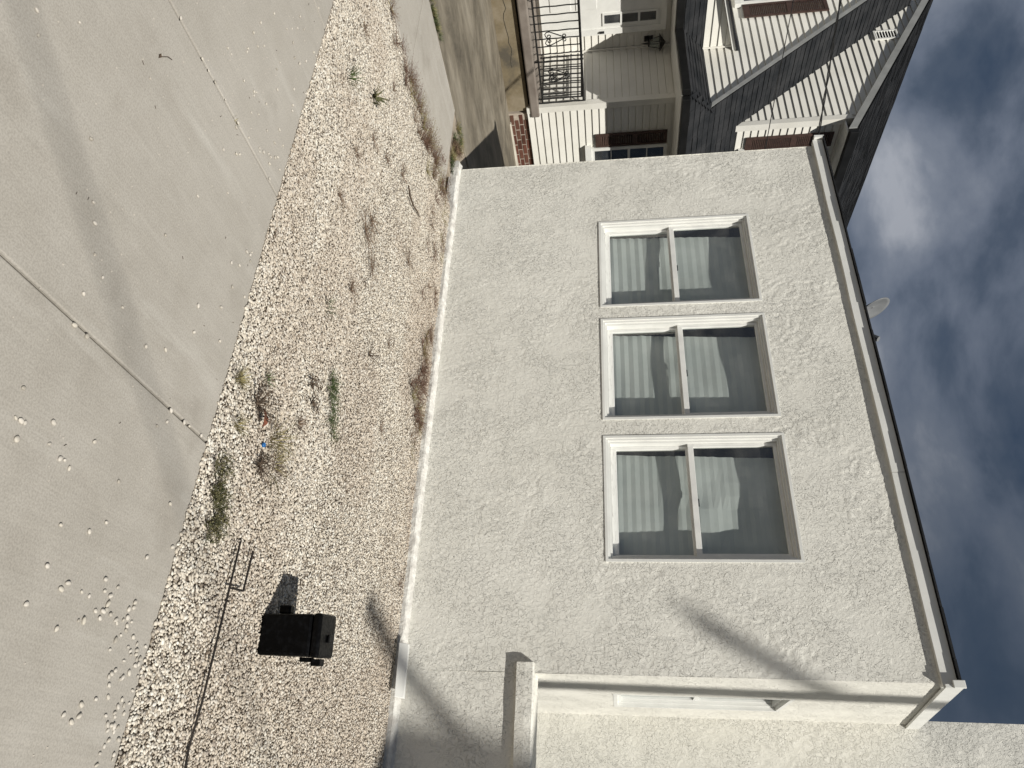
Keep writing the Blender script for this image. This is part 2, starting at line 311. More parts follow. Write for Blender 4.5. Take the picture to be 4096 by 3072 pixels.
def gravel_mesh(pos, ax, rotz, tilt, tone, name):
    near = pos[:, 1] < 3.35; far = ~near
    P1, F1 = stones(IV, IF, pos[near], ax[near], rotz[near], tilt[near]); P2, F2 = stones(OV, OF, pos[far], ax[far]*1.22, rotz[far], tilt[far])
    P = np.concatenate([P1, P2]); F = np.concatenate([F1, F2+len(P1)]); T = np.concatenate([np.repeat(tone[near], 12, 0), np.repeat(tone[far], 6, 0)])
    me = bpy.data.meshes.new(name); me.vertices.add(len(P)); me.vertices.foreach_set('co', P.reshape(-1).astype(np.float32))
    me.loops.add(F.size); me.loops.foreach_set('vertex_index', F.reshape(-1).astype(np.int32))
    me.polygons.add(len(F)); me.polygons.foreach_set('loop_start', np.arange(0, F.size, 3, dtype=np.int32))
    me.polygons.foreach_set('use_smooth', np.ones(len(F), bool)); me.update(); me.validate()
    ca = me.color_attributes.new('tone', 'FLOAT_COLOR', 'POINT')
    ca.data.foreach_set('color', np.concatenate([T, np.ones((len(T), 1))], 1).reshape(-1).astype(np.float32))
    return me
def tones(n, p):
    base = np.array([(0.615, 0.56, 0.475), (0.53, 0.475, 0.395), (0.67, 0.635, 0.565), (0.33, 0.295, 0.255), (0.25, 0.21, 0.165), (0.11, 0.085, 0.065)])
    i = RNG.choice(6, n, p=[0.37, 0.27, 0.20, 0.11, 0.04, 0.01]); t = base[i]*(1+0.10*RNG.standard_normal((n, 1)))
    dirt = sstep(0.42, 0.75, lattice(p[:, 0]/0.45, p[:, 1]/0.3, 5))*0.22+sstep(4.2, 5.0, p[:, 1])*0.16
    t = t*(1-dirt[:, None])+np.array((0.36, 0.27, 0.20))*dirt[:, None]
    return t.clip(0.05, 0.85)
gx, gy = [], []
for sp, ya, yb in ((0.0106, 2.293, 3.35), (0.0116, 3.35, 5.04)):
    ax_, ay_ = np.meshgrid(np.arange(-5.03, 0.35, sp), np.arange(ya, yb, sp)); gx.append(ax_.ravel()+RNG.uniform(-.5, .5, ax_.size)*sp); gy.append(ay_.ravel()+RNG.uniform(-.5, .5, ay_.size)*sp)
gx, gy = np.concatenate(gx), np.concatenate(gy); n = len(gx)
lift = 0.016*lattice(gx/0.35, gy/0.35, 9)+0.02*sstep(4.3, 5.05, gy)+0.006*sstep(2.45, 2.3, gy)
pos = np.stack([gx, gy, np.where(gy < 2.303, .004, -0.013+lift+RNG.uniform(0, .005, n))], 1)
s_ = np.exp(RNG.normal(0, 0.26, n)).clip(.55, 1.9)[:, None]
ax = np.stack([RNG.uniform(.0056, .0090, n), RNG.uniform(.0043, .0062, n), RNG.uniform(.0027, .0041, n)], 1)*s_
gr = link('gravel', gravel_mesh(pos, ax, RNG.uniform(0, 6.28, n), RNG.normal(0, .35, n), tones(n, pos), 'gravel'), 'pebbles')
kind(gr, 'stuff'); gr['label'] = 'bed of small off-white pebbles between the pavement and the stucco wall'; gr['category'] = 'gravel'

# ------------------------------------------------------------------ stucco house
HX0, HX1, HY = -5.60, -0.83, 5.10
WIN = [(-4.785, -3.805), (-3.680, -2.708), (-2.568, -1.577)]; WZ0, WZ1 = 1.44, 2.785
house = thing('stucco_house', 'white stucco house with three windows, shallow dark roof and a taller wing', 'house', (-3.2, 5.1, 0))
def stucco_h(a, z, seed, amp=1.0):
    wx = (lattice(a/.11, z/.11, seed+1)-.5)*.09; wz = (lattice(a/.11, z/.11, seed+2)-.5)*.09
    n1 = .62*lattice((a+wx)/.034, (z+wz)/.055, seed+3)+.38*lattice((a+wx)/.017, (z+wz)/.024, seed+4)
    mask = sstep(.30, .68, lattice(a/.32+3, z/.42, seed+5)); up = .45+.55*sstep(1.6, 2.9, z)
    pl = sstep(.48, .54, n1)*(.15+.85*mask)
    groove = sstep(.06, .0, np.abs(n1-.36))*sstep(.55, .7, lattice(a/.2, z/.3, seed+8))
    return amp*(-.0002+.0023*pl*up+.0007*lattice(a/.011, z/.013, seed+6)+.006*lattice(a/.7, z/.7, seed+7)-.0022*groove)
def lines(brk, step):
    out = []
    for a, b in zip(brk[:-1], brk[1:]):
        n = max(1, round((b-a)/step)); out += list(np.linspace(a, b, n, endpoint=False))
    return np.array(out+[brk[-1]])
def stucco_wall(name, fn, abrk, zbrk, step, seed, holes=(), amp=1.0, topfn=None):
    A, Z = lines(abrk, step), lines(zbrk, step); AA, ZZ = np.meshgrid(A, Z)
    H = stucco_h(AA, ZZ, seed, amp); Z3 = ZZ.copy()
    if topfn is not None: Z3 = np.where(ZZ > zbrk[-2], zbrk[-2]+(ZZ-zbrk[-2])/(zbrk[-1]-zbrk[-2])*(topfn(AA)-zbrk[-2]), ZZ)
    P = fn(AA, Z3, H).reshape(-1, 3); na, nz = len(A), len(Z)
    i, j = np.meshgrid(np.arange(na-1), np.arange(nz-1)); i, j = i.ravel(), j.ravel()
    ca, cz = (A[i]+A[i+1])/2, (Z[j]+Z[j+1])/2; keep = np.ones(len(i), bool)
    for (a0, a1, z0, z1) in holes: keep &= ~((ca > a0) & (ca < a1) & (cz > z0) & (cz < z1))
    i, j = i[keep], j[keep]; F = np.stack([j*na+i, j*na+i+1, (j+1)*na+i+1, (j+1)*na+i], 1)
    me = bpy.data.meshes.new(name); me.vertices.add(len(P)); me.vertices.foreach_set('co', P.reshape(-1).astype(np.float32))
    me.loops.add(F.size); me.loops.foreach_set('vertex_index', F.reshape(-1).astype(np.int32))
    me.polygons.add(len(F)); me.polygons.foreach_set('loop_start', np.arange(0, F.size, 4, dtype=np.int32))
    me.polygons.foreach_set('use_smooth', np.ones(len(F), bool)); me.update(); me.validate()
    return link(name, me, 'stucco', house)
front = stucco_wall('wall', lambda a, z, h: np.stack([a, HY-h+.004, z], -1), [HX0, WIN[0][0], WIN[0][1], WIN[1][0], WIN[1][1], WIN[2][0], WIN[2][1], HX1+.004],
                    [0.03, WZ0, WZ1, 3.555], .0088, 21, [(a, b, WZ0, WZ1) for a, b in WIN])
JY0, JY1, JZ0, JZ1, YB = 5.925, 6.605, 1.465, 2.775, 7.20
topf = lambda y: 3.555+.205*(y-HY)
jog = stucco_wall('wall', lambda a, z, h: np.stack([HX1+h, a, z], -1), [HY, JY0, JY1, YB+.01], [0.03, JZ0, JZ1, 3.555], .0115, 44, [(JY0, JY1, JZ0, JZ1)], 0.8, topf)
rear = stucco_wall('wall', lambda a, z, h: np.stack([a, YB-h+.003, z], -1), [HX1-.03, 0.6], [0.03, 5.6], .014, 77, (), 1.0)
MB().box((HX1-.026, YB+.014, 0.0), (2.2, 13.0, 5.6)).build('wing_shell', 'stucco', house)
lowz = 0.84
low = stucco_wall('low_wall', lambda a, z, h: np.stack([a, HY-h+.004, z], -1), [HX1+.004, 1.2], [0.03, lowz], .0088, 21, (), 1.0)
MB().box((HX1+.006, HY+.0075, 0.0), (2.2, HY+.15, lowz)).build('low_wall_core', 'stucco', house)
def rough_bar(x0, x1, prof, mat, name, parent, seed, step=.03, amp=.006):
    X = np.arange(x0, x1+step, step); V, F = [], []; n = len(prof)
    for i, x in enumerate(X):
        for j, (y, z) in enumerate(prof):
            e = amp*(lattice(x/.07+j*7, j*3.1, seed)-.5)*2; V.append((x, y-e*(1 if j < n-1 else 0), z+e*.6))
    for i in range(len(X)-1):
        for j in range(n-1): F.append((i*n+j, (i+1)*n+j, (i+1)*n+j+1, i*n+j+1))
    F.append(tuple(range(n-1, -1, -1))); F.append(tuple((len(X)-1)*n+j for j in range(n)))
    return MB().add(V, F).build(name, mat, parent)
capy = HY-.040
rough_bar(-.888, 2.2, [(HY+.02, .842), (capy, .842), (capy-.004, .90), (capy, .948), (capy+.02, .957), (HY+.20, .962)], 'stucco', 'wall_cap', house, 3, .03, .003)
# plinth with a sloped, painted top
rough_bar(HX0-.07, 2.2, [(HY-.062, -.03), (HY-.058, .045), (HY-.050, .056), (HY-.012, .068), (HY+.015, .076)], 'plinth', 'plinth', house, 5, .02, .004)
MB().box((HX0-.065, HY-.06, -.03), (HX0+.02, 12.0, .06)).build('plinth_return', 'plinth', house)
MB().box((HX0, HY+.03, .02), (HX0+.10, 12.0, 3.5)).build('side_wall', 'stucco', house)
MB().box((HX0, 11.9, .02), (HX1, 12.0, 4.9)).build('back_wall', 'stucco', house)
MB().box((HX0, HY-.004, 0.05), (HX0+.004, HY+.035, 3.555)).build('corner_edge', 'stucco', house)

# roof: rises gently to the back, dark shingle courses over a white eave board
roof = MB().hexa([(HX0-.06, HY-.02, 3.553), (HX1+.02, HY-.02, 3.553), (HX1+.02, 12.0, 3.553+.205*6.9), (HX0-.06, 12.0, 3.553+.205*6.9)],
                 [(HX0-.06, HY-.02, 3.570), (HX1+.02, HY-.02, 3.570), (HX1+.02, 12.0, 3.570+.205*6.9), (HX0-.06, 12.0, 3.570+.205*6.9)]).build('roof', 'shingle', house)
for i in range(16):
    y0 = HY-.053+i*.14; z0 = 3.572+.205*(y0-HY); b = MB(); x = HX0-.075
    while x < HX1+.02:
        x1 = min(x+random.uniform(.25, .36), HX1+.02); q = random.uniform(-.005, .005) if i == 0 else 0; th = random.uniform(.010, .015)
        b.hexa([(x, y0+q, z0), (x1-.004, y0+q, z0), (x1-.004, y0+.15, z0+.034), (x, y0+.15, z0+.034)],
               [(x, y0+q, z0+th), (x1-.004, y0+q, z0+th), (x1-.004, y0+.15, z0+.038), (x, y0+.15, z0+.038)]); x = x1
    b.build('shingle_course', 'shingle', roof)
def wavy_board(name, x0, x1, y, z0, z1, parent):
    X = np.linspace(x0, x1, 60); V, F = [], []
    for i, x in enumerate(X):
        e = .006*(lattice(x/.5, 1.3, 61)-.5); f_ = .008*(lattice(x/.6, 5.3, 62)-.5)
        V += [(x, y+e, z0+f_), (x, y+e*.5, z1), (x, HY+.02, z1), (x, HY+.02, z0+f_)]
    for i in range(59):
        for j in range(4): F.append((i*4+j, (i+1)*4+j, (i+1)*4+(j+1) % 4, i*4+(j+1) % 4))
    F += [(3, 2, 1, 0), tuple(59*4+j for j in range(4))]
    return MB().add(V, F).build(name, 'white', parent)
wavy_board('eave_board', HX0-.05, -2.23, HY-.030, 3.470, 3.558, house)
wavy_board('eave_board', -2.226, HX1+.028, HY-.028, 3.470, 3.558, house)
# rake board on the right and the little box return at its front end
MB().hexa([(HX1+.014, HY-.05, 3.478), (HX1+.034, HY-.05, 3.478), (HX1+.034, YB, 3.478+.205*2.15), (HX1+.014, YB, 3.478+.205*2.15)],
          [(HX1+.014, HY-.05, 3.582), (HX1+.034, HY-.05, 3.582), (HX1+.034, YB, 3.582+.205*2.15), (HX1+.014, YB, 3.582+.205*2.15)]).build('rake_board', 'white', house)
MB().box((HX1-.010, HY-.062, 3.520), (HX1+.038, HY-.0505, 3.592)).build('eave_return', 'white', house, bevel=.004)
MB().prism([(HX0-.085, HY-.060, 3.485), (HX0-.085, HY-.055, 3.575), (HX0-.085, HY+.06, 3.60), (HX0-.085, HY+.03, 3.485)], (.03, .0, 0)).build('eave_return', 'white', house)

# ------------------------------------------------------------------ windows (double hung, pleated shades)
def window(x0, x1, idx):
    W = bpy.data.objects.new('window', None)
    fr_ = MB(); y = HY-.006
    # stepped moulding round the opening
    for (d0, d1, ya, yb) in ((0, .020, y, HY+.11), (.020, .036, y+.014, HY+.11), (.036, .052, y+.034, HY+.11)):
        for a, b in (((x0+d0, ya, WZ0+d0), (x0+d1, yb, WZ1-d0)), ((x1-d1, ya, WZ0+d0), (x1-d0, yb, WZ1-d0)),
                     ((x0+d1, ya, WZ1-d1), (x1-d1, yb, WZ1-d0)), ((x0+d1, ya, WZ0+d0), (x1-d1, yb, WZ0+d1))):
            fr_.box(a, b)
    root = fr_.build('window', 'white', house)
    ax0, ax1, az0, az1 = x0+.053, x1-.053, WZ0+.053, WZ1-.053; mid = (az0+az1)/2-.035
    def sash(za, zb, yy, rails, mat):
        b = MB(); t = .03; st = .026
        for p, q in (((ax0, yy, za), (ax0+st, yy+t, zb)), ((ax1-st, yy, za), (ax1, yy+t, zb)), ((ax0+st, yy, za), (ax1-st, yy+t, za+rails[0])), ((ax0+st, yy, zb-rails[1]), (ax1-st, yy+t, zb))): b.box(p, q)
        o = b.build('sash', mat, root, bevel=.002)
        return (ax0+st, ax1-st, za+rails[0], zb-rails[1])
    u = sash(mid, az1, HY+.055, (.042, .026), 'sash'); lw = sash(az0, mid+.006, HY+.088, (.045, .02), 'sash')
    MB().box((ax0+.026, HY+.0855, az0), (ax1-.026, HY+.0875, az0+.036)).build('bottom_rail', 'weathered', root)
    quad_part('pane', 'glass', root, (u[0]-.004, HY+.072, u[2]-.004), (u[1]+.004, HY+.072, u[2]-.004), (u[1]+.004, HY+.072, u[3]+.004), (u[0]-.004, HY+.072, u[3]+.004))
    quad_part('pane', 'glass', root, (lw[0]-.004, HY+.106, lw[2]-.004), (lw[1]+.004, HY+.106, lw[2]-.004), (lw[1]+.004, HY+.106, lw[3]+.004), (lw[0]-.004, HY+.106, lw[3]+.004))
    cx = (x0+x1)/2+.02
    MB().box((cx-.03, HY+.0862, mid+.043), (cx+.03, HY+.098, mid+.056)).build('lock', 'iron', root, bevel=.003)
    # pleated paper shade, hung a little askew
    b = MB(); yy = HY+.165; xl, xr = x0+.085, x1-.02; z = WZ1-.02; n = 0; rows = []
    ph = (.078, .074, .066)[idx]; dp = (.0062, .0058, .0040)[idx]
    while z > WZ0-.01:
        rows.append((z, n % 2)); z -= ph/2*random.uniform(.93, 1.07); n += 1
    cols = np.linspace(0, 1, 9); V, F = [], []
    for r, (z, o_) in enumerate(rows):
        tz = (WZ1-z)/1.345; l_ = xl+(.040-.065*tz if idx != 2 else .05-.055*tz)+random.uniform(-.002, .002)
        for c_ in cols:
            x = l_+(xr-l_)*c_; wob = .008*math.sin(c_*5+idx*2+z*2.3)+(.008, .010, .030)[idx]*(lattice(x*5, z*5, 30+idx)-.5)
            V.append((x, yy+(.0 if o_ else dp*(1 if z < mid else .55))+wob, z+.004*math.sin(c_*3+idx)))
    for r in range(len(rows)-1):
        for c_ in range(8): F.append((r*9+c_, r*9+c_+1, (r+1)*9+c_+1, (r+1)*9+c_))
    MB().add(V, F).build('shade', 'shade', root)
    # dark box behind; the interior's dimness is put into its colour
    rb = MB(); a, c_, d_ = (x0-.02, x1+.02, HY+.75); e0, e1 = WZ0-.02, WZ1+.02
    rb.add([(a, HY+.112, e0), (c_, HY+.112, e0), (c_, HY+.112, e1), (a, HY+.112, e1), (a, d_, e0), (c_, d_, e0), (c_, d_, e1), (a, d_, e1)],
           [(4, 5, 6, 7), (0, 1, 5, 4), (1, 2, 6, 5), (2, 3, 7, 6), (3, 0, 4, 7)]).build('dark_lining', 'dark', root)
    bpy.data.objects.remove(W); return root
for i, (a, b) in enumerate(WIN):
    window(a, b, i)['label'] = ('double hung white window nearest the left corner', 'double hung white window, middle of three', 'double hung white window nearest the right corner')[i]
# window of the short side wall
b = MB(); xf = HX1+.006
for (d0, d1, xa) in ((0, .03, xf), (.03, .055, xf-.03)):
    for p, q in (((xa, JY0+d0, JZ0+d0), (HX1-.10, JY0+d1, JZ1-d0)), ((xa, JY1-d1, JZ0+d0), (HX1-.10, JY1-d0, JZ1-d0)), ((xa, JY0+d1, JZ1-d1), (HX1-.10, JY1-d1, JZ1-d0)), ((xa, JY0+d1, JZ0+d0), (HX1-.10, JY1-d1, JZ0+d1))): b.box(p, q)
jw = b.build('window', 'white', house); jw['label'] = 'narrow white window in the short side wall'
zm = (JZ0+JZ1)/2
b = MB(); b.box((HX1-.05, JY0+.056, zm-.02), (HX1-.085, JY1-.056, zm+.02))
for yy in (JY0+.056, JY1-.081): b.box((HX1-.05, yy, JZ0+.056), (HX1-.085, yy+.025, zm-.021)); b.box((HX1-.05, yy, zm+.021), (HX1-.085, yy+.025, JZ1-.056))
b.build('sash', 'sash', jw)
quad_part('pane', 'glass', jw, (HX1-.066, JY0+.07, JZ0+.05), (HX1-.066, JY1-.07, JZ0+.05), (HX1-.066, JY1-.07, JZ1-.05), (HX1-.066, JY0+.07, JZ1-.05))
MB().add([(HX1-.13, JY0-.02, JZ0-.02), (HX1-.13, JY1+.02, JZ0-.02), (HX1-.13, JY1+.02, JZ1+.02), (HX1-.13, JY0-.02, JZ1+.02)], [(0, 1, 2, 3)]).build('shade', 'shade', jw)

# ------------------------------------------------------------------ neighbour's house
nb = thing('sided_house', 'house with white clapboard siding, brown shutters, dark gables and an iron-railed porch', 'house', (-11, 9, 0))
PIT = .1155
def board(p0, p1, q0, q1, nrm, parent, lip=.016, name='siding_board'):
    nrm = Vector(nrm); p0, p1, q0, q1 = map(Vector, (p0, p1, q0, q1)); t = .012
    gz = Vector((0, 0, .007)); lo = [p0+nrm*lip+gz, p1+nrm*lip+gz, p1-nrm*t+gz, p0-nrm*t+gz]; hi = [q0-nrm*.003, q1-nrm*.003, q1-nrm*t, q0-nrm*t]
    return MB().hexa(lo, hi).build(name, 'siding', parent)
def wall_y(Y, z0, z1, xl, xr, parent):      # faces -y; xl/xr give the ends at height z
    z = z0
    while z < z1-.02:
        zt = min(z+PIT, z1)
        a, b, c_, d_ = xl(z), xr(z), xl(zt), xr(zt)
        if b-a > .03: board((a, Y, z), (b, Y, z), (min(c_, (c_+d_)/2), Y, zt), (max(d_, (c_+d_)/2), Y, zt), (0, -1, 0), parent)
        z += PIT
def wall_x(X, z0, z1, yl, yr, parent):      # faces +x
    z = z0
    while z < z1-.02:
        zt = min(z+PIT, z1)
        if yr(z)-yl(z) > .03: board((X, yl(z), z), (X, yr(z), z), (X, yl(zt), zt), (X, max(yl(zt)+.002, yr(zt)), zt), (1, 0, 0), parent)
        z += PIT
K = lambda v: (lambda z: v)
SX, PY_, DX = -9.80, 7.75, -11.15
# bodies behind the boards
w1 = MB().box((SX-6.0, PY_+.013, .30), (SX-.013, 14.5, 3.4)).build('ground_floor', 'siding', nb)
wall_x(SX, .298, 2.68, K(PY_+.085), K(11.2), w1); wall_y(PY_, .55, 2.68, K(DX+.03), K(SX-.085), w1)
MB().box((SX-.085, PY_-.022, .30), (SX+.022, PY_+.085, 2.68)).build('corner_trim', 'siding', w1)
MB().box((DX+.013, PY_-.03, .55), (DX+.045, PY_-.002, 2.68)).build('corner_trim', 'siding', w1)
w2 = MB().box((DX-4.0, 4.2, .50), (DX-.013, PY_+.01, 3.2)).build('entry_wall', 'siding', nb)
wall_x(DX, .55, 2.68, K(4.4), K(PY_-.03), w2)
# front gable
RS = 1.16; EX, EZ = -9.03, 2.77; APX = -12.6; APZ = EZ+RS*(EX-APX)
GY = 7.70
gw = MB().prism([(-9.40, GY+.013, 3.10), (APX, GY+.013, 3.10+RS*(-9.40-APX)), (2*APX+9.40, GY+.013, 3.10)], (0, .12, 0)).build('front_gable', 'siding', nb)
wall_y(GY, 3.14, 6.8, lambda z: 2*APX+9.42+(z-3.14)/RS, lambda z: -9.42-(z-3.14)/RS, gw)
MB().box((-15.5, GY-.03, 3.105), (-9.40, GY+.0, 3.142)).build('drip_strip', 'white', gw)
# main gable and second floor
MY, MRS = 8.40, .57; MEX, MEZ = -9.50, 5.474; RX = -13.0; RZ = MEZ+MRS*(MEX-RX)
mg = MB().prism([(SX-.013, MY+.013, 3.0), (SX-.013, MY+.013, MEZ+MRS*(MEX-SX)-.14), (RX, MY+.013, RZ-.14), (2*RX-SX, MY+.013, MEZ+MRS*(MEX-SX)-.14), (2*RX-SX, MY+.013, 3.0)], (0, 6.0, 0)).build('second_floor', 'siding', nb)
ztop = MEZ+MRS*(MEX-SX)-.12
wall_y(MY, 3.10, RZ-.2, K(-13.4), lambda z: min(SX-.075, MEX-(z+.12-MEZ)/MRS), mg)
wall_x(SX, 3.56, ztop-.12, K(MY+.095), K(11.0), mg)
MB().box((SX-.075, MY-.020, 3.5), (SX+.020, MY+.095, ztop-.08)).build('corner_trim', 'siding', mg)
MB().box((SX, MY-.0, 3.50), (SX+.028, 11.0, 3.575)).build('drip_strip', 'white', mg)
MB().hexa([(-10.0, MY-.024, 3.72), (-10.0, MY-.002, 3.72), (-12.9, MY-.002, 3.72+RS*2.9), (-12.9, MY-.024, 3.72+RS*2.9)],
          [(-10.0, MY-.024, 3.775), (-10.0, MY-.002, 3.775), (-12.9, MY-.002, 3.775+RS*2.9), (-12.9, MY-.024, 3.775+RS*2.9)]).build('step_flashing', 'white', mg)

# roofs, every course of shingles a piece of its own
def courses(parent, O, U, V, vmax, a0, a1, step=.125, tab=.30, th=.010):
    O, U, V = Vector(O), Vector(U).normalized(), Vector(V).normalized(); N = U.cross(V)
    if N.z < 0: N = -N
    v = 0.0
    while v < vmax:
        v1 = min(v+step*1.12, vmax+.02); lo_, hi_ = a0(v), a1(v); b = MB(); x = lo_-random.uniform(0, tab)
        while x < hi_:
            xa, xb = max(x, lo_), min(x+tab*random.choice((.8, 1, 1.2)), hi_)
            if xb-xa > .02:
                d0 = random.uniform(-.010, .008); t = th*random.uniform(.7, 1.5)
                P = lambda aa, vv, h: O+U*aa+V*vv+N*h
                b.hexa([P(xa, v+d0, .001), P(xb, v+d0, .001), P(xb, v1, -.004), P(xa, v1, -.004)], [P(xa, v+d0, t), P(xb, v+d0, t), P(xb, v1, .002), P(xa, v1, .002)])
            x = max(xb, x+.05)
        if b.f: b.build('shingle_course', 'shingle', parent)
        v += step
def roof_sheet(name, pts, parent=nb, t=.05):
    P = [Vector(p) for p in pts]; nn = (P[1]-P[0]).cross(P[2]-P[0]).normalized(); nn = nn if nn.z > 0 else -nn
    return MB().prism(P, -nn*t).build(name, 'shingle', parent)
sl = math.hypot(1, RS)
def y0f(v): x = EX-v/sl; return 7.12+.58*(EX-x)/.34 if x > -9.37 else 7.63
r1 = roof_sheet('gable_roof', [(EX, 7.12, EZ), (EX, 12.0, EZ), (APX, 12.0, APZ), (APX, 7.64, APZ), (-9.37, 7.64, EZ+RS*.34), (-9.37, 7.70, EZ+RS*.34)])
courses(r1, (EX, 0, EZ), (0, 1, 0), (-1, 0, RS), (EX-APX)*sl, y0f, lambda v: (11.0 if EX-v/sl > SX else MY), .118, .30)
r1b = roof_sheet('gable_roof', [(2*APX-EX, 7.62, EZ), (APX, 7.64, APZ), (APX, 12.0, APZ), (2*APX-EX, 12.0, EZ)])
ps = math.hypot(.58, .39)
r2 = roof_sheet('porch_roof', [(-10.56, 7.12, EZ), (EX, 7.12, EZ), (-9.37, 7.70, 3.16), (-10.86, 7.70, 3.16)])
courses(r2, (0, 7.12, EZ+.002), (1, 0, 0), (0, .58, .39), ps, lambda v: -10.56-.30*v/ps, lambda v: EX-.34*v/ps, .10, .30)
p3 = math.hypot(.30, .36)
r3 = roof_sheet('porch_roof', [(-10.56, 4.0, 2.78), (-10.56, 7.14, 2.78), (-10.86, 7.70, 3.14), (-10.86, 4.0, 3.14)])
courses(r3, (-10.56, 0, 2.782), (0, 1, 0), (-.30, 0, .36), p3, K(4.2), lambda v: 7.14+.56*v/p3, .10, .30)
msl = math.hypot(1, MRS)
r4 = roof_sheet('main_roof', [(MEX, 8.33, MEZ), (MEX, 16, MEZ), (RX, 16, RZ), (RX, 8.33, RZ)])
courses(r4, (MEX, 0, MEZ), (0, 1, 0), (-1, 0, MRS), (MEX-RX)*msl-.03, K(8.318), K(15.5), .135, .33)
roof_sheet('main_roof', [(2*RX-MEX, 8.33, MEZ), (RX, 8.33, RZ), (RX, 16, RZ), (2*RX-MEX, 16, MEZ)])
# eave boards, soffits, black gutters
def eave(pts, z0, z1, out, name, mat, d=.10):
    for (a, b) in pts:
        (ax_, ay), (bx, by) = a, b; ox, oy = out[pts.index((a, b))]
        MB().box((min(ax_, bx)-(d if ox < 0 else 0), min(ay, by)-(d if oy < 0 else 0), z0), (max(ax_, bx)+(d if ox > 0 else 0), max(ay, by)+(d if oy > 0 else 0), z1)).build(name, mat, nb, bevel=.006)
eave([((EX, 7.12), (EX, 12.0)), ((-10.56, 7.12), (EX+.0, 7.12)), ((-10.56, 4.0), (-10.56, 7.12))], 2.65, 2.765, [(1, 0), (0, -1), (1, 0)], 'gutter', 'gutter', .10)
MB().box((SX-.02, PY_-.6, 2.640), (EX, 12.0, 2.660)).build('soffit', 'white', nb)
MB().box((-11.2, 7.145, 2.642), (EX-.03, PY_+.02, 2.662)).build('soffit', 'white', nb)
MB().box((-11.2, 4.0, 2.644), (-10.565, 7.15, 2.664)).build('soffit', 'white', nb)
MB().box((SX-.0, MY+.02, MEZ-.145), (MEX, 14.0, MEZ-.125)).build('soffit', 'white', nb)
MB().box((MEX, 8.34, MEZ-.145), (MEX+.10, 14.0, MEZ-.012)).build('gutter', 'gutter', nb, bevel=.006)
def rake(name, x0, z0, x1, z1, ya, yb, h, mat='white', off=0.0):
    return MB().hexa([(x0, ya, z0-h-off), (x0, yb, z0-h-off), (x1, yb, z1-h-off), (x1, ya, z1-h-off)], [(x0, ya, z0-off), (x0, yb, z0-off), (x1, yb, z1-off), (x1, ya, z1-off)]).build(name, mat, nb)
rake('rake_board', -9.33, EZ+RS*.30, APX, APZ, 7.632, 7.652, .10, 'greytrim', off=.03); rake('rake_soffit', -9.36, EZ+RS*.33, APX, APZ, 7.653, 7.69, .02, 'greytrim', off=.11)
rake('rake_board', MEX-.0, MEZ, RX, RZ, 8.325, 8.345, .12, 'greytrim', off=.03); rake('rake_soffit', MEX-.02, MEZ+.011, RX, RZ, 8.346, MY-.002, .02, 'greytrim', off=.13)
MB().box((-9.40, 7.60, 3.07), (-9.33, 7.65, 3.11)).build('rake_end', 'white', nb)
# small bay over the entrance
bx = -10.86
bay = MB().prism([(bx-.013, 5.0, 3.12), (bx-.013, GY, 3.12), (bx-.013, GY, 3.60), (bx-.013, 5.0, 3.0)], (-.15, 0, 0)).build('entry_bay', 'siding', nb)
z = 3.14
for q in range(4):
    zt = z+PIT; ya = lambda zz: max(5.0, GY-(3.60-zz)/.27); board((bx, ya(z), z), (bx, GY-.02, z), (bx, min(ya(zt), GY-.03), zt), (bx, GY-.02, zt), (1, 0, 0), bay); z = zt
MB().box((bx, GY-.045, 3.14), (bx+.022, GY-.0155, 3.60)).build('corner_trim', 'siding', bay)
MB().hexa([(bx-.3, 5.0, 2.90), (bx+.10, 5.0, 2.90), (bx+.10, GY-.016, 3.605), (bx-.3, GY-.016, 3.605)], [(bx-.3, 5.0, 2.95), (bx+.10, 5.0, 2.95), (bx+.10, GY-.016, 3.66), (bx-.3, GY-.016, 3.66)]).build('bay_fascia', 'white', bay)
MB().hexa([(bx-.3, 5.0, 2.955), (bx+.13, 5.0, 2.955), (bx+.13, GY-.016, 3.665), (bx-.3, GY-.016, 3.665)], [(bx-.3, 5.0, 2.98), (bx+.13, 5.0, 2.98), (bx+.13, GY-.016, 3.70), (bx-.3, GY-.016, 3.70)]).build('bay_roof', 'shingle', bay)

# shutters
def shutter(parent, u0, u1, z0, z1, place):
    b = MB(); t = .034
    def bx_(a, c_, e, g_, d0, d1): b.hexa([place(a, d0, e), place(c_, d0, e), place(c_, d1, e), place(a, d1, e)], [place(a, d0, g_), place(c_, d0, g_), place(c_, d1, g_), place(a, d1, g_)])
    r = .042
    bx_(u0, u0+r, z0, z1, .012, t); bx_(u1-r, u1, z0, z1, .012, t)
    zm_ = z0+(z1-z0)*.55
    for a, c_ in ((z0, z0+.09), (zm_-.04, zm_+.04), (z1-.06, z1)): bx_(u0+r, u1-r, a, c_, .012, t-.003)
    o = b.build('shutter', 'brown', parent)
    s = MB(); bk = MB()
    for za, zb in ((z0+.09, zm_-.04), (zm_+.04, z1-.06)):
        n_ = int((zb-za)/.028)
        for i in range(n_):
            a = za+(zb-za)*i/n_
            s.hexa([place(u0+r, .026, a), place(u1-r, .026, a), place(u1-r, .030, a+.004), place(u0+r, .030, a+.004)], [place(u0+r, .013, a+.020), place(u1-r, .013, a+.020), place(u1-r, .017, a+.024), place(u0+r, .017, a+.024)])
    kind(s.build('louvre_slats', 'brown', o), 'stuff')
    return o
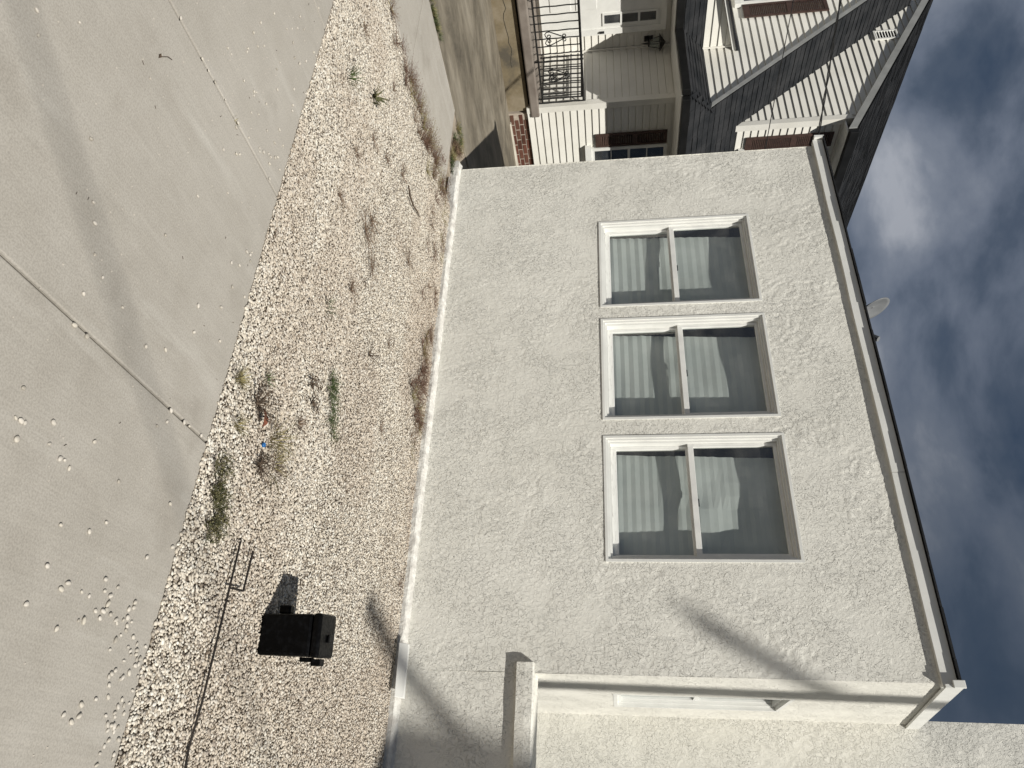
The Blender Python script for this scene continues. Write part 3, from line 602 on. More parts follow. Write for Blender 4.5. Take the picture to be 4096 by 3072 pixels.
def nwindow(parent, u0, u1, z0, z1, place, cols=2, rows=4, sill=True):
    def bar(b, a, c_, e, g_, d0, d1): b.hexa([place(a, d0, e), place(c_, d0, e), place(c_, d1, e), place(a, d1, e)], [place(a, d0, g_), place(c_, d0, g_), place(c_, d1, g_), place(a, d1, g_)])
    b = MB(); t = .055
    bar(b, u0, u0+t, z0, z1, .0, .045); bar(b, u1-t, u1, z0, z1, .0, .045); bar(b, u0+t, u1-t, z1-t, z1, .0, .045); bar(b, u0+t, u1-t, z0, z0+t, .0, .045)
    o = b.build('window', 'white', parent)
    g_ = MB(); bar(g_, u0+t, u1-t, z0+t, z1-t, .012, .018)
    g_.build('backing', 'dark', o)
    b = MB(); zm_ = (z0+z1)/2; bar(b, u0+t, u1-t, zm_-.02, zm_+.02, .019, .040); b.build('meeting_rail', 'white', o)
    mm = MB()
    for i in range(1, cols): x = u0+t+(u1-u0-2*t)*i/cols; bar(mm, x-.008, x+.008, z0+t, zm_-.0205, .019, .033); bar(mm, x-.008, x+.008, zm_+.0205, z1-t, .019, .033)
    for s0, s1 in ((z0+t, zm_-.02), (zm_+.02, z1-t)):
        zz = (s0+s1)/2; bar(mm, u0+t, u1-t, zz-.008, zz+.008, .019, .0325)
    mm.build('muntin', 'white', o)
    quad_part('pane', 'glass', o, place(u0+t, .022, z0+t), place(u1-t, .022, z0+t), place(u1-t, .022, z1-t), place(u0+t, .022, z1-t))
    if sill: s = MB(); bar(s, u0-.05, u1+.05, z0-.10, z0-.001, .0, .075); s.build('sill', 'white', o)
    return o
fx = lambda X: (lambda u, d, z: (X+d, u, z)); fy = lambda Y: (lambda u, d, z: (u, Y-d, z))
shutter(w1, 8.335, 8.60, 1.38, 2.55, fx(SX+.012)); nwindow(w1, 8.61, 9.75, 1.30, 2.56, fx(SX+.012))
shutter(mg, 8.625, 8.90, 3.84, 5.22, fx(SX+.012)); nwindow(mg, 8.91, 9.95, 3.84, 5.20, fx(SX+.012))
shutter(gw, -11.90, -11.55, 3.88, 5.22, fy(GY-.012)); nwindow(gw, -13.1, -11.92, 3.86, 5.24, fy(GY-.012), 2)
# louvred vent of the big gable
vx0, vx1, vz0, vz1 = -11.90, -11.67, 6.15, 6.54; b = MB(); yv = MY-.012
for p, q in (((vx0, yv-.03, vz0), (vx0+.025, yv, vz1)), ((vx1-.025, yv-.03, vz0), (vx1, yv, vz1)), ((vx0+.025, yv-.03, vz1-.03), (vx1-.025, yv, vz1)), ((vx0+.025, yv-.03, vz0), (vx1-.025, yv, vz0+.025))): b.box(p, q)
vent = b.build('gable_vent', 'white', mg)
MB().box((vx0+.02, yv-.003, vz0+.02), (vx1-.02, yv-.001, vz1-.02)).build('vent_back', 'dark', vent)
for i in range(7):
    zz = vz0+.035+i*.046; MB().hexa([(vx0+.025, yv-.026, zz), (vx1-.025, yv-.026, zz), (vx1-.025, yv-.022, zz), (vx0+.025, yv-.022, zz)], [(vx0+.025, yv-.008, zz+.028), (vx1-.025, yv-.008, zz+.028), (vx1-.025, yv-.004, zz+.028), (vx0+.025, yv-.004, zz+.028)]).build('slat', 'white', vent)
# door with three small lights
dd = MB().box((DX+.012, 6.42, .56), (DX+.05, 7.43, 2.56)).build('door', 'white', nb)
MB().box((DX+.05, 7.33, .56), (DX+.07, 7.43, 2.56)).build('door_jamb', 'white', dd); MB().box((DX+.05, 6.42, 2.47), (DX+.07, 7.33, 2.56)).build('door_jamb', 'white', dd)
for i in range(3):
    za = 1.575+i*.285; quad_part('pane', 'glass', dd, (DX+.054, 7.10, za), (DX+.054, 7.25, za), (DX+.054, 7.25, za+.25), (DX+.054, 7.10, za+.25)); MB().box((DX+.0505, 7.10, za), (DX+.0515, 7.25, za+.25)).build('light_back', 'dark', dd)
b = MB()
for p, q in (((7.065, 1.545), (7.098, 2.43)), ((7.252, 1.545), (7.285, 2.43)), ((7.098, 1.545), (7.252, 1.573)), ((7.098, 2.397), (7.252, 2.43)), ((7.098, 1.827), (7.252, 1.858)), ((7.098, 2.112), (7.252, 2.143))): b.box((DX+.0502, p[0], p[1]), (DX+.066, q[0], q[1]))
b.build('light_frame', 'white', dd)
for za, zb in ((.72, 1.05), (1.13, 1.46)): MB().box((DX+.0502, 6.55, za), (DX+.062, 6.98, zb)).build('door_panel', 'white', dd, bevel=.008)
MB().box((DX+.07, 7.365, 1.49), (DX+.095, 7.395, 1.57)).build('handle', 'iron', dd)
# wall lantern
lz, ly, lx = 2.16, 7.60, DX
lan = MB().box((lx+.012, ly-.045, 2.22), (lx+.035, ly+.045, 2.36)).build('wall_lantern', 'iron', nb)
MB().tube([(lx+.03, ly, 2.30), (lx+.07, ly, 2.26), (lx+.12, ly, 2.30)], .012).build('bracket', 'iron', lan)
b = MB(); cx_ = lx+.15
b.hexa([(cx_-.035, ly-.035, 2.30), (cx_+.035, ly-.035, 2.30), (cx_+.035, ly+.035, 2.30), (cx_-.035, ly+.035, 2.30)], [(cx_-.065, ly-.065, 2.46), (cx_+.065, ly-.065, 2.46), (cx_+.065, ly+.065, 2.46), (cx_-.065, ly+.065, 2.46)]); b.build('lamp_glass', 'glass', lan)
b = MB()
for sx in (-1, 1):
    for sy in (-1, 1): b.tube([(cx_+sx*.036, ly+sy*.036, 2.29), (cx_+sx*.067, ly+sy*.067, 2.465)], .006, 4)
b.box((cx_-.04, ly-.04, 2.275), (cx_+.04, ly+.04, 2.298)); b.tube([(cx_, ly, 2.16), (cx_, ly, 2.275)], [.004, .02], 6); b.build('lamp_frame', 'iron', lan)
MB().add([(cx_-.10, ly-.10, 2.46), (cx_+.10, ly-.10, 2.46), (cx_+.10, ly+.10, 2.46), (cx_-.10, ly+.10, 2.46), (cx_, ly, 2.56)], [(3, 2, 1, 0), (0, 1, 4), (1, 2, 4), (2, 3, 4), (3, 0, 4)]).build('lamp_cap', 'iron', lan)

# porch: ochre foundation, overhanging slab, iron railings
por = MB().box((-13.0, 4.3, -.05), (SX-.03, 7.80, .325)).build('porch', 'ochre', nb)
MB().box((-13.0, 4.2, .36), (SX+.045, 7.90, .498)).build('porch_slab', 'porch', por, bevel=.02)
MB().box((-13.0, 4.28, .325), (SX-.12, 7.78, .362)).build('slab_gap_shadow', 'joint', por)  # dark filler under the lip; the gap's shadow is put into its colour
cr_ = [(5.2, .16), (5.6, .13), (5.95, .17), (6.05, .19), (6.12, .15), (6.2, .135), (6.35, .15), (6.5, .17), (6.58, .16), (6.68, .19), (6.76, .18), (6.9, .15), (7.0, .16)]
MB().tube([(SX-.029, y, z) for y, z in cr_], .005, 4).build('crack', 'joint', por)
def scroll(c, along, parent, s=1.0):
    along = Vector(along)
    for sg in (-1, 1):
        pts = []
        for i in range(17):                       # lower curl, wide shoulder, then a long taper to the neck
            a = i/16*1.45*math.pi; r = .030*(1-.25*i/16); pts.append((.034+r*math.cos(a+math.pi*1.1), .715+.0+r*math.sin(a+math.pi*1.1)+.055))
        path = [(.006, .745), (.020, .775), (.045, .785), (.062, .765), (.055, .742), (.035, .738)]
        path2 = [(.006, .745), (.03, .715), (.07, .70), (.10, .72), (.108, .765), (.09, .81), (.05, .895), (.006, .985)]
        path3 = [(.006, .985), (.03, 1.005), (.052, .995), (.055, .972), (.04, .958), (.02, .965), (.006, .985)]
        for p in (path, path2, path3):
            MB().tube([Vector(c)+along*(sg*a*s)+Vector((0, 0, z_)) for a, z_ in p], .008, 5).build('scroll', 'iron', parent)
def railing(P0, P1, zb, zt, step, scrolls, posts):
    P0, P1 = Vector((*P0, 0)), Vector((*P1, 0)); L = (P1-P0).length; D_ = (P1-P0)/L
    b = MB(); b.tube([P0+Vector((0, 0, zt)), P1+Vector((0, 0, zt))], .018, 4); rl = b.build('railing', 'iron', nb)
    MB().tube([P0+Vector((0, 0, zb)), P1+Vector((0, 0, zb))], .013, 4).build('bottom_rail', 'iron', rl)
    n_ = int(L/step); me = None
    for i in range(n_+1):
        p = P1-D_*(step*i); pr = any(abs(step*i-q) < .01 for q in posts); r = .015 if pr else .0105
        tw = [p+Vector((0, 0, zb-(.06 if pr else 0)))]+[p+Vector((.0025*math.sin(j*1.7), .0025*math.cos(j*1.7), zb+(zt-zb)*j/8)) for j in range(1, 8)]+[p+Vector((0, 0, zt+(.03 if pr else 0)))]
        MB().tube(tw, r, 4).build('baluster', 'iron', rl)
    for q in scrolls: scroll(P1-D_*q, D_, rl)
    return rl
railing((SX-.03, 4.8), (SX-.03, 7.69), .565, 1.215, .1235, [.1235*4, .1235*9], [0, .1235*6])
railing((-10.88, 7.62), (-9.84, 7.62), .565, 1.19, .1155, [.52], [0, .1155*9])
# brick base below the side wall
bb = MB().box((SX-.25, PY_+.10, -.05), (SX-.034, 11.2, .29)).build('brick_base', 'mortar', nb)
bm_ = MB().box((-.05, -.0925, -.0280), (.05, .0925, .0280)); me = bpy.data.meshes.new('brick'); me.from_pydata(bm_.v, [], bm_.f); me.materials.append(MAT['brick'])
for r in range(4):
    for j in range(9):
        o = bpy.data.objects.new('brick', me); COL.objects.link(o); o.parent = bb
        o.location = (SX-.075+random.uniform(-.003, .003), PY_+.22+j*.207+(.1035 if r % 2 else 0), .033+r*.0745); o.rotation_euler = (random.uniform(-.02, .02), 0, random.uniform(-.01, .01))
MB().hexa([(SX-.03, 8.0, -.006), (SX+.03, 8.0, -.006), (SX+.16, 10.5, -.006), (SX-.03, 10.5, -.006)], [(SX-.03, 8.0, .012), (SX+.02, 8.0, .012), (SX+.14, 10.5, .05), (SX-.03, 10.5, .05)]).build('footing_strip', 'pale', nb)

# ------------------------------------------------------------------ things in the yard
bx0 = thing('plastic_box', 'small black lidded plastic box standing upright on the gravel', 'box', (-.62, 3.12, 0))
ux = Vector((.157, .026, 0)).normalized(); uy = Vector((-ux.y, ux.x, 0)); O = Vector((-.697, 3.015, .004))
def L(a, b, c_): return tuple(O+ux*(a*1.08-.006)+uy*b*1.05+Vector((0, 0, c_*1.05-.006)))
def lbox(b, p, q, tp=0.0):
    (a0, b0, c0), (a1, b1, c1) = p, q
    return b.hexa([L(a0+tp, b0+tp, c0), L(a1-tp, b0+tp, c0), L(a1-tp, b1-tp, c0), L(a0+tp, b1-tp, c0)], [L(a0, b0, c1), L(a1, b0, c1), L(a1, b1, c1), L(a0, b1, c1)])
lbox(MB(), (0, 0, 0), (.160, .165, .225), .003).build('body', 'plastic', bx0, bevel=.014)
lbox(MB(), (-.0025, -.003, .226), (.1625, .169, .262)).build('lid', 'plastic', bx0, bevel=.012)
lbox(MB(), (-.034, .045, .055), (-.001, .085, .105)).build('latch', 'plastic', bx0, bevel=.006)
b = MB(); lbox(b, (.166, .045, .215), (.192, .095, .255)); lbox(b, (.161, .05, .165), (.178, .09, .213)); b.build('hinge', 'plastic', bx0, bevel=.004)
b = MB(); lbox(b, (.075, .075, .2625), (.105, .115, .272)); b.build('knob', 'plastic', bx0, bevel=.004)
# white trim board leaning on the plinth
tb = MB().hexa([(-.975, HY-.150, .055), (-.635, HY-.150, .065), (-.635, HY-.118, .065), (-.975, HY-.118, .055)], [(-.970, HY-.128, .118), (-.630, HY-.128, .124), (-.630, HY-.098, .124), (-.970, HY-.098, .118)]).build('trim_board', 'white', bevel=.004)
tag(tb, 'short white trim board propped along the foot of the stucco wall', 'board')
# metal stake with squared hook
zg = .016
b = MB(); b.tube([(-.03, 2.676, zg+.002), (-.16, 2.672, zg-.006), (-.30, 2.666, zg+.006), (-.50, 2.662, zg+.008), (-.712, 2.657, zg+.010), (-.90, 2.667, zg+.004)], .0042, 6)
b.tube([(-.712, 2.657, zg+.010), (-.73, 2.768, zg+.010)], .0042, 6); b.tube([(-.73, 2.768, zg+.010), (-.898, 2.784, zg+.004)], .0042, 6)
tag(b.build('metal_stake', 'rust'), 'thin dark metal stake with a squared hook lying on the gravel', 'stake')
# bottle cap and dead leaf

n_ = 14; b = MB(); c0 = (-1.337, 2.684)
ring = lambda r, z: [(c0[0]+r*math.cos(2*math.pi*i/n_), c0[1]+r*math.sin(2*math.pi*i/n_), z) for i in range(n_)]
b.add(ring(.0105, .006)+ring(.011, .013)+ring(.0095, .015), [tuple((i, (i+1) % n_, n_+(i+1) % n_, n_+i)) for i in range(n_)]+[tuple((n_+i, n_+(i+1) % n_, 2*n_+(i+1) % n_, 2*n_+i)) for i in range(n_)]+[tuple(range(2*n_, 3*n_)), tuple(range(n_-1, -1, -1))])
tag(b.build('bottle_cap', 'blue'), 'bright blue bottle cap lying on the pebbles', 'cap')
V, F = [], []
for i in range(9):
    t = i/8; w = .021*math.sin(math.pi*min(1, t*1.02+.02))**.8; cz = .024+.012*math.sin(t*3.0)
    for j, q in enumerate((-1, 0, 1)): V.append((-1.421+.075*(t-.5)*.96+q*w*.25, 2.594+q*w+.02*(t-.5), cz+(.007 if q else 0)))
for i in range(8):
    for j in range(2): F.append((i*3+j, (i+1)*3+j, (i+1)*3+j+1, i*3+j+1))
lf = MB().add(V, F).build('fallen_leaf', 'leaf'); md = lf.modifiers.new('thick', 'SOLIDIFY'); md.thickness = .0012
tag(lf, 'curled red-brown fallen leaf on the pebbles', 'leaf')

# loose pebbles on the pavement
LOOSE = [(-0.632, 1.737), (-0.653, 1.851), (-0.701, 1.907), (-0.520, 1.743), (-0.671, 2.143), (-0.743, 2.261), (-0.767, 2.289), (-0.414, 1.721), (-0.501, 1.840), (-0.480, 1.821), (-0.494, 1.904), (-0.492, 1.940), (-0.553, 1.984), (-0.548, 2.050), (-0.522, 1.998), (-0.516, 2.028), (-0.492, 2.028), (-0.461, 1.986), (-0.468, 2.017), (-0.474, 2.028), (-0.528, 2.151), (-0.512, 2.153), (-0.502, 2.132), (-0.468, 2.056), (-0.447, 2.015), (-0.421, 1.930), (-0.425, 1.950), (-0.382, 1.857), (-0.459, 2.087), (-0.452, 2.097), (-0.467, 2.122), (-0.477, 2.138), (-0.471, 2.165), (-0.455, 2.148), (-0.442, 2.151), (-0.424, 2.133), (-0.406, 2.114), (-0.431, 2.195), (-0.416, 2.224), (-0.400, 2.186), (-0.418, 2.271), (-0.376, 2.104), (-0.391, 2.201), (-0.399, 2.232), (-0.381, 2.211), (-0.387, 2.234), (-0.359, 2.185), (-0.375, 2.245), (-0.380, 2.260), (-0.356, 2.246), (-0.363, 2.260), (-0.327, 2.157), (-0.315, 2.144), (-0.306, 2.135), (-0.331, 2.227), (-0.307, 2.193), (-0.313, 2.200), (-0.284, 2.149), (-0.286, 2.270), (-0.253, 2.161), (-0.240, 2.108), (-0.255, 2.231), (-0.218, 2.053), (-0.234, 2.220), (-0.241, 2.249), (-0.250, 2.272), (-0.242, 2.293), (-0.185, 1.995), (-0.189, 2.058), (-0.171, 2.036), (-0.204, 2.176), (-0.216, 2.215), (-0.206, 2.221), (-0.219, 2.260), (-0.182, 2.197), (-0.182, 2.216), (-0.180, 2.228), (-0.181, 2.251), (-0.167, 2.205), (-0.166, 2.238), (-0.143, 2.224), (-0.126, 2.212), (-0.106, 2.202), (-0.107, 2.269), (-0.097, 2.271), (-0.148, 2.271), (-0.076, 2.202), (-0.329, 2.277), (-0.349, 2.286), (-1.376, 1.483), (-1.337, 1.541), (-1.244, 1.501), (-1.142, 1.514), (-1.143, 1.571), (-1.312, 1.658), (-1.268, 1.812), (-1.317, 1.906), (-0.895, 1.445), (-0.816, 1.460), (-0.817, 1.478), (-0.819, 1.492), (-0.865, 1.578), (-0.808, 1.594), (-0.890, 1.746), (-0.789, 1.647), (-0.793, 1.665), (-0.780, 1.691), (-0.830, 1.900), (-1.149, 2.031), (-1.152, 2.120), (-1.154, 2.156), (-1.159, 2.240), (-1.106, 2.031), (-1.068, 1.989), (-0.868, 2.179), (-1.470, 2.020), (-1.571, 1.996), (-1.789, 2.160), (-1.904, 2.164), (-1.873, 2.108), (-1.814, 2.258), (-1.981, 2.228), (-2.003, 2.213), (-1.996, 2.185), (-2.024, 2.222), (-1.541, 2.183), (-1.664, 2.130), (-0.770, 1.488), (-1.806, 0.991), (-1.753, 1.028), (-1.929, 1.106), (-2.075, 1.403), (-1.666, 1.304), (-1.508, 1.403), (-1.457, 1.437), (-1.376, 1.483), (-2.424, 1.411), (-2.420, 1.574), (-2.419, 1.624), (-2.421, 1.676), (-2.425, 1.762), (-2.424, 1.874), (-2.444, 1.969), (-2.103, 1.954), (-1.933, 1.801), (-1.665, 1.718), (-2.234, 1.847), (-2.297, 1.926), (-2.318, 1.947), (-2.628, 1.825), (-2.634, 1.704), (-2.631, 1.675), (-3.160, 1.862), (-2.995, 1.800), (-2.893, 1.780), (-2.783, 1.782), (-2.765, 1.784), (-2.874, 1.834), (-2.931, 1.871), (-3.008, 2.012), (-2.949, 2.003), (-3.410, 2.107), (-3.343, 2.056), (-3.278, 2.016), (-3.223, 1.981), (-3.424, 2.046), (-3.696, 2.172), (-3.177, 2.105), (-3.202, 2.154), (-3.228, 2.058), (-3.283, 2.199), (-3.418, 2.243), (-3.430, 2.272), (-2.867, 2.052), (-3.027, 2.172), (-2.662, 1.906), (-2.679, 1.922), (-2.648, 1.915), (-2.712, 2.008), (-2.560, 1.934), (-2.608, 1.982), (-2.944, 2.201), (-2.915, 2.210), (-2.609, 2.071), (-2.715, 2.155), (-2.677, 2.216), (-2.619, 2.150), (-2.481, 2.058), (-2.468, 2.068), (-2.495, 2.093), (-2.527, 2.131), (-2.530, 2.152), (-2.561, 2.184), (-2.584, 2.203), (-2.548, 2.246), (-2.604, 2.288), (-2.491, 2.158), (-2.430, 2.190), (-3.131, 2.277), (-2.395, 1.874)]
def pebble_mesh():
    import bmesh
    bm = bmesh.new(); bmesh.ops.create_icosphere(bm, subdivisions=2, radius=1.0)
    ax = (random.uniform(.0115, .0150), random.uniform(.0085, .0110), random.uniform(.0055, .0075)); sd = random.random()*50
    for v in bm.verts:
        e = 1+.16*(float(lattice(v.co.x*1.3+sd, v.co.y*1.3+v.co.z*2.1, 71))-.5)*2
        v.co = Vector((v.co.x*ax[0]*e, v.co.y*ax[1]*e, v.co.z*ax[2]*e))
    me = bpy.data.meshes.new('pebble'); bm.to_mesh(me); bm.free()
    me.polygons.foreach_set('use_smooth', [True]*len(me.polygons)); me.materials.append(MAT['loose']); return me
PM = [pebble_mesh() for _ in range(10)]
for i, (x, y) in enumerate(LOOSE):
    if y > 2.305: y = 2.285
    o = bpy.data.objects.new('pebble', PM[i % 10]); COL.objects.link(o)
    q = random.uniform(.46, .80)*(1.0 if x > -1.2 else .88 if x > -2 else .86); o.scale = (q, q, q); o.location = (x, y, .0052*q); o.rotation_euler = (random.uniform(-.15, .15), random.uniform(-.15, .15), random.uniform(0, 6.28))
    if min(abs(x+1.155), abs(x+2.42)) < .018: lab = ('off-white pebble lodged in the dark joint of the pavement', 'pebbles in the nearer joint') if x > -1.8 else ('off-white pebble lodged in the farther, paler joint of the pavement', 'pebbles in the farther joint')
    elif x > -1.155: lab = ('loose pebble strewn on the slab beside the gravel and black box', 'pebbles on the slab by the black box') if y > 1.9 else ('loose pebble on the open part of the slab right of the dark joint', 'pebbles on the open slab')
    elif x > -2.42: lab = ('loose pebble on the slab between the two pavement joints', 'pebbles between the joints')
    else: lab = ('small loose pebble on the slab beyond the farther joint', 'pebbles on the far slab')
    tag(o, lab[0], 'pebble', lab[1])
# small grit, dry specks and twigs on the pavement
b = MB()
for i in range(420):
    x, y = random.uniform(-3.9, 0), random.uniform(.85, 2.28); r = random.uniform(.0012, .0034); a = random.random()*3
    b.hexa([(x+r*math.cos(a+k_*1.57), y+r*math.sin(a+k_*1.57), .0002) for k_ in range(4)], [(x+.7*r*math.cos(a+k_*1.57), y+.7*r*math.sin(a+k_*1.57), .0002+r*.7) for k_ in range(4)])
grit = kind(b.build('grit', 'loose'), 'stuff'); grit['label'] = 'fine pale grit scattered on the pavement'; grit['category'] = 'grit'
b = MB()
for i in range(34):
    x, y = random.uniform(-3.9, -.1), random.uniform(.85, 2.28); a = random.random()*6.28; l_ = random.uniform(.004, .016)
    b.tube([(x, y, .002), (x+l_*.5*math.cos(a+.2), y+l_*.5*math.sin(a+.2), .003), (x+l_*math.cos(a), y+l_*math.sin(a), .002)], .0009, 3)
tw = kind(b.build('twig_litter', 'twig'), 'stuff'); tw['label'] = 'tiny dark twig bits on the pavement'; tw['category'] = 'litter'
tag(MB().add([(-2.205, 1.40, .002), (-2.190, 1.405, .006), (-2.176, 1.398, .002), (-2.19, 1.392, .005)], [(0, 1, 2, 3)]).tube([(-2.19, 1.402, .003), (-2.225, 1.428, .006), (-2.24, 1.45, .003)], .0014, 4).build('dead_bud', 'twig'), 'small dark dry bud with a stem on the pavement', 'bud')

# ------------------------------------------------------------------ weeds
def blades(b, x, y, n_, h, spread, w=.004, z=.0, curve=.6, ell=1.0, fan=0.0):
    for i in range(n_):
        a = random.uniform(0, 2*math.pi); r = spread*math.sqrt(random.random())
        bx_, by = x+r*.6*math.cos(a)*ell, y+r*.6*math.sin(a); hh = h*random.uniform(.45, 1.05)
        dx, dy = math.cos(a)*spread*random.uniform(.3, 1.2)*ell, math.sin(a)*spread*random.uniform(.3, 1.2)
        px, py = -math.sin(a)*w*.5, math.cos(a)*w*.5; V = []
        for k_ in range(4):
            t = k_/3; ww = (1-t*.85); q = t**(1+curve)
            V += [(bx_+dx*q+px*ww, by+dy*q+py*ww, z+hh*(t-.28*t*t*curve)), (bx_+dx*q-px*ww, by+dy*q-py*ww, z+hh*(t-.28*t*t*curve))]
        b.add(V, [(0, 1, 3, 2), (2, 3, 5, 4), (4, 5, 7, 6)])
def sprigs(b, x, y, n_, h, spread, z=.0, r=.0012, leaf=.006, lean=(0, 0)):
    for i in range(n_):
        a = random.uniform(0, 2*math.pi); R_ = spread*random.uniform(.3, 1.0); hh = h*random.uniform(.5, 1.0)
        p = [(x+R_*math.cos(a)*t**.8+lean[0]*t+random.uniform(-.008, .008), y+R_*math.sin(a)*t**.8+lean[1]*t+random.uniform(-.008, .008), z+hh*t-.3*hh*t*t) for t in (0, .33, .66, 1)]
        b.tube(p, [r, r, r*.8, r*.5], 3, cap=False)
        for (u, v_, w_) in p[1:]:
            for _ in range(3 if leaf else 0):
                q = random.uniform(0, 6.28); e = leaf*random.uniform(.6, 1.5); c_, s_n = math.cos(q)*e, math.sin(q)*e
                b.add([(u, v_, w_), (u+c_*.5-s_n*.22, v_+s_n*.5+c_*.22, w_+e*.5), (u+c_, v_+s_n, w_+e*random.uniform(-.2, .7)), (u+c_*.5+s_n*.22, v_+s_n*.5-c_*.22, w_+e*.1)], [(0, 1, 2, 3)])
def weed(name, mat, label, x, y, fn, group=None, cat='weed'):
    b = MB(); fn(b); return tag(b.build(name, mat), label, cat, group)
GZ = .006
weed('grass_tuft', 'straw', 'yellowish grass tuft at the edge of the pavement', 0, 0, lambda b: blades(b, -1.48, 2.37, 90, .05, .05, .003, GZ), cat='grass')
weed('grass_tuft', 'green', 'small green grass tuft behind the yellowish tuft', 0, 0, lambda b: blades(b, -1.60, 2.58, 40, .04, .045, .003, GZ), cat='grass')
weed('dry_plant', 'twig', 'spreading dry brown plant beside the fallen leaf', 0, 0, lambda b: (sprigs(b, -1.47, 2.55, 22, .09, .13, GZ, .0016, .010), blades(b, -1.45, 2.53, 20, .07, .11, .003, GZ)))
weed('grass_tuft', 'straw', 'straw-coloured tuft between the pavement edge and the fallen leaf', 0, 0, lambda b: blades(b, -1.31, 2.45, 60, .05, .05, .003, GZ), cat='grass')
weed('grass_tuft', 'straw', 'long olive grass blades beside the blue bottle cap', 0, 0, lambda b: (blades(b, -1.40, 2.77, 60, .10, .10, .0035, GZ), blades(b, -1.30, 2.80, 40, .06, .11, .003, GZ)), cat='grass')
weed('dry_plant', 'dry', 'dry tuft standing above the olive grass', 0, 0, lambda b: blades(b, -1.58, 2.95, 50, .06, .05, .003, GZ))
weed('dry_plant', 'twig', 'blackened dead plant to the right of the blue cap', 0, 0, lambda b: (sprigs(b, -1.24, 2.70, 26, .05, .10, GZ, .0016, .009), blades(b, -1.27, 2.84, 50, .04, .09, .003, GZ)))
weed('dry_plant', 'twig', 'thin dark trailing twig with seed heads on the pebbles', 0, 0, lambda b: (sprigs(b, -1.84, 3.00, 9, .05, .09, GZ, .0018, .012), sprigs(b, -1.76, 3.06, 7, .04, .06, GZ, .0018, .012)))
def lowgreen(b):
    for i in range(34):
        t = random.random()**1.15; w_ = .55+.75*math.sin(math.pi*(.15+.7*t)); x, y = -2.01+.29*t+random.gauss(0, .012), 3.22+.15*t+random.gauss(0, .022)*w_
        sprigs(b, x, y, random.randint(2, 6), .065*random.uniform(.4, 1.1)*(1-.45*t), .05*w_, GZ, .0010, .006, (random.uniform(-.05, .02), random.uniform(-.03, .03))); blades(b, x, y, random.randint(2, 6), .05*random.uniform(.5, 1.2)*(1-.45*t), .06*w_, .0017, GZ)
weed('green_plant', 'green', 'long low green feathery weed in the middle of the gravel', 0, 0, lowgreen)
def darkmat(b):
    for i in range(34):
        t = i/33; x, y = -1.12+.28*t+random.uniform(-.03, .03), 2.40+.08*t+random.uniform(-.05, .05)
        sprigs(b, x, y, 5, .05, .055, GZ, .0010, .007); blades(b, x, y, 5, .045, .06, .0018, GZ)
weed('green_plant', 'darkgreen', 'dark green matted weed spilling at the pavement edge', 0, 0, darkmat)
weed('dry_plant', 'straw', 'yellowed root end of the long green weed', 0, 0, lambda b: blades(b, -1.73, 3.38, 30, .03, .06, .0018, GZ))
weed('grass_tuft', 'green', 'small spiky green tuft left of the feathery weed', 0, 0, lambda b: blades(b, -2.32, 3.01, 26, .07, .07, .004, GZ), cat='grass')
weed('grass_tuft', 'green', 'spiky green grass tuft alone at the left end of the gravel', 0, 0, lambda b: blades(b, -3.77, 2.66, 34, .09, .09, .0045, GZ), cat='grass')
weed('green_plant', 'darkgreen', 'small broad-leaved green plant at the left of the gravel', 0, 0, lambda b: (blades(b, -4.07, 3.03, 10, .07, .10, .022, GZ), blades(b, -4.07, 3.03, 8, .05, .06, .016, GZ)))
weed('dry_plant', 'twig', 'forked dark twig standing in mid gravel', 0, 0, lambda b: sprigs(b, -2.46, 3.69, 8, .11, .11, GZ, .0022, 0))
tg_ = MB().tube([(-4.11, 3.86, .02), (-4.04, 3.91, .03), (-4.05, 4.03, .03), (-4.09, 4.13, .03), (-4.13, 4.23, .02)], [.006, .008, .007, .005, .003], 5).build('stick', 'twig'); tag(tg_, 'dark curved stick lying across the gravel', 'stick')
for (x, y, n_, h_, s2) in ((-2.63, 3.25, 22, .06, .08), (-3.0, 2.87, 18, .04, .07), (-3.13, 3.30, 40, .06, .15), (-3.27, 3.36, 36, .05, .14), (-3.0, 3.5, 24, .05, .12), (-3.79, 3.14, 20, .05, .1), (-3.45, 2.95, 16, .04, .08), (-3.9, 3.4, 18, .05, .09), (-2.15, 4.1, 14, .05, .08), (-4.3, 2.7, 16, .05, .08), (-4.5, 3.3, 18, .05, .09), (-2.75, 4.0, 14, .05, .08), (-3.6, 4.15, 24, .06, .12), (-4.1, 3.75, 24, .06, .10)):
    weed('dry_plant', 'dry', 'sparse dry weed lying flat among the pebbles', 0, 0, lambda b: (sprigs(b, x, y, n_, h_*.55, s2*1.3, GZ, .0009, .006), blades(b, x, y, n_//2, h_*.4, s2*1.2, .0018, GZ)), 'dry weeds among the pebbles')
b = MB()
for i in range(150):
    x, y = -4.95+4.6*random.random()**1.3, 2.4+2.5*random.random(); a = random.random()*6.28; l_ = random.uniform(.015, .07); z_ = GZ+.006
    p1 = (x+l_*.5*math.cos(a+.3), y+l_*.5*math.sin(a+.3), z_+.006)
    b.tube([(x, y, z_), p1, (x+l_*math.cos(a), y+l_*math.sin(a), z_+.003)], .0011, 3)
    if i % 3 == 0: b.tube([p1, (p1[0]+l_*.4*math.cos(a+1), p1[1]+l_*.4*math.sin(a+1), z_+.008)], .0008, 3)
    if i % 4 == 0:
        q = random.uniform(.006, .013); b.add([(x+q*math.cos(a+j*1.57+.2*j), y+q*.6*math.sin(a+j*1.57), z_+.004+.003*(j % 2)) for j in range(4)], [(0, 1, 2, 3)])
lit = kind(b.build('plant_litter', 'twig'), 'stuff'); lit['label'] = 'dark bits of twig and dead leaf scattered over the gravel'; lit['category'] = 'litter'
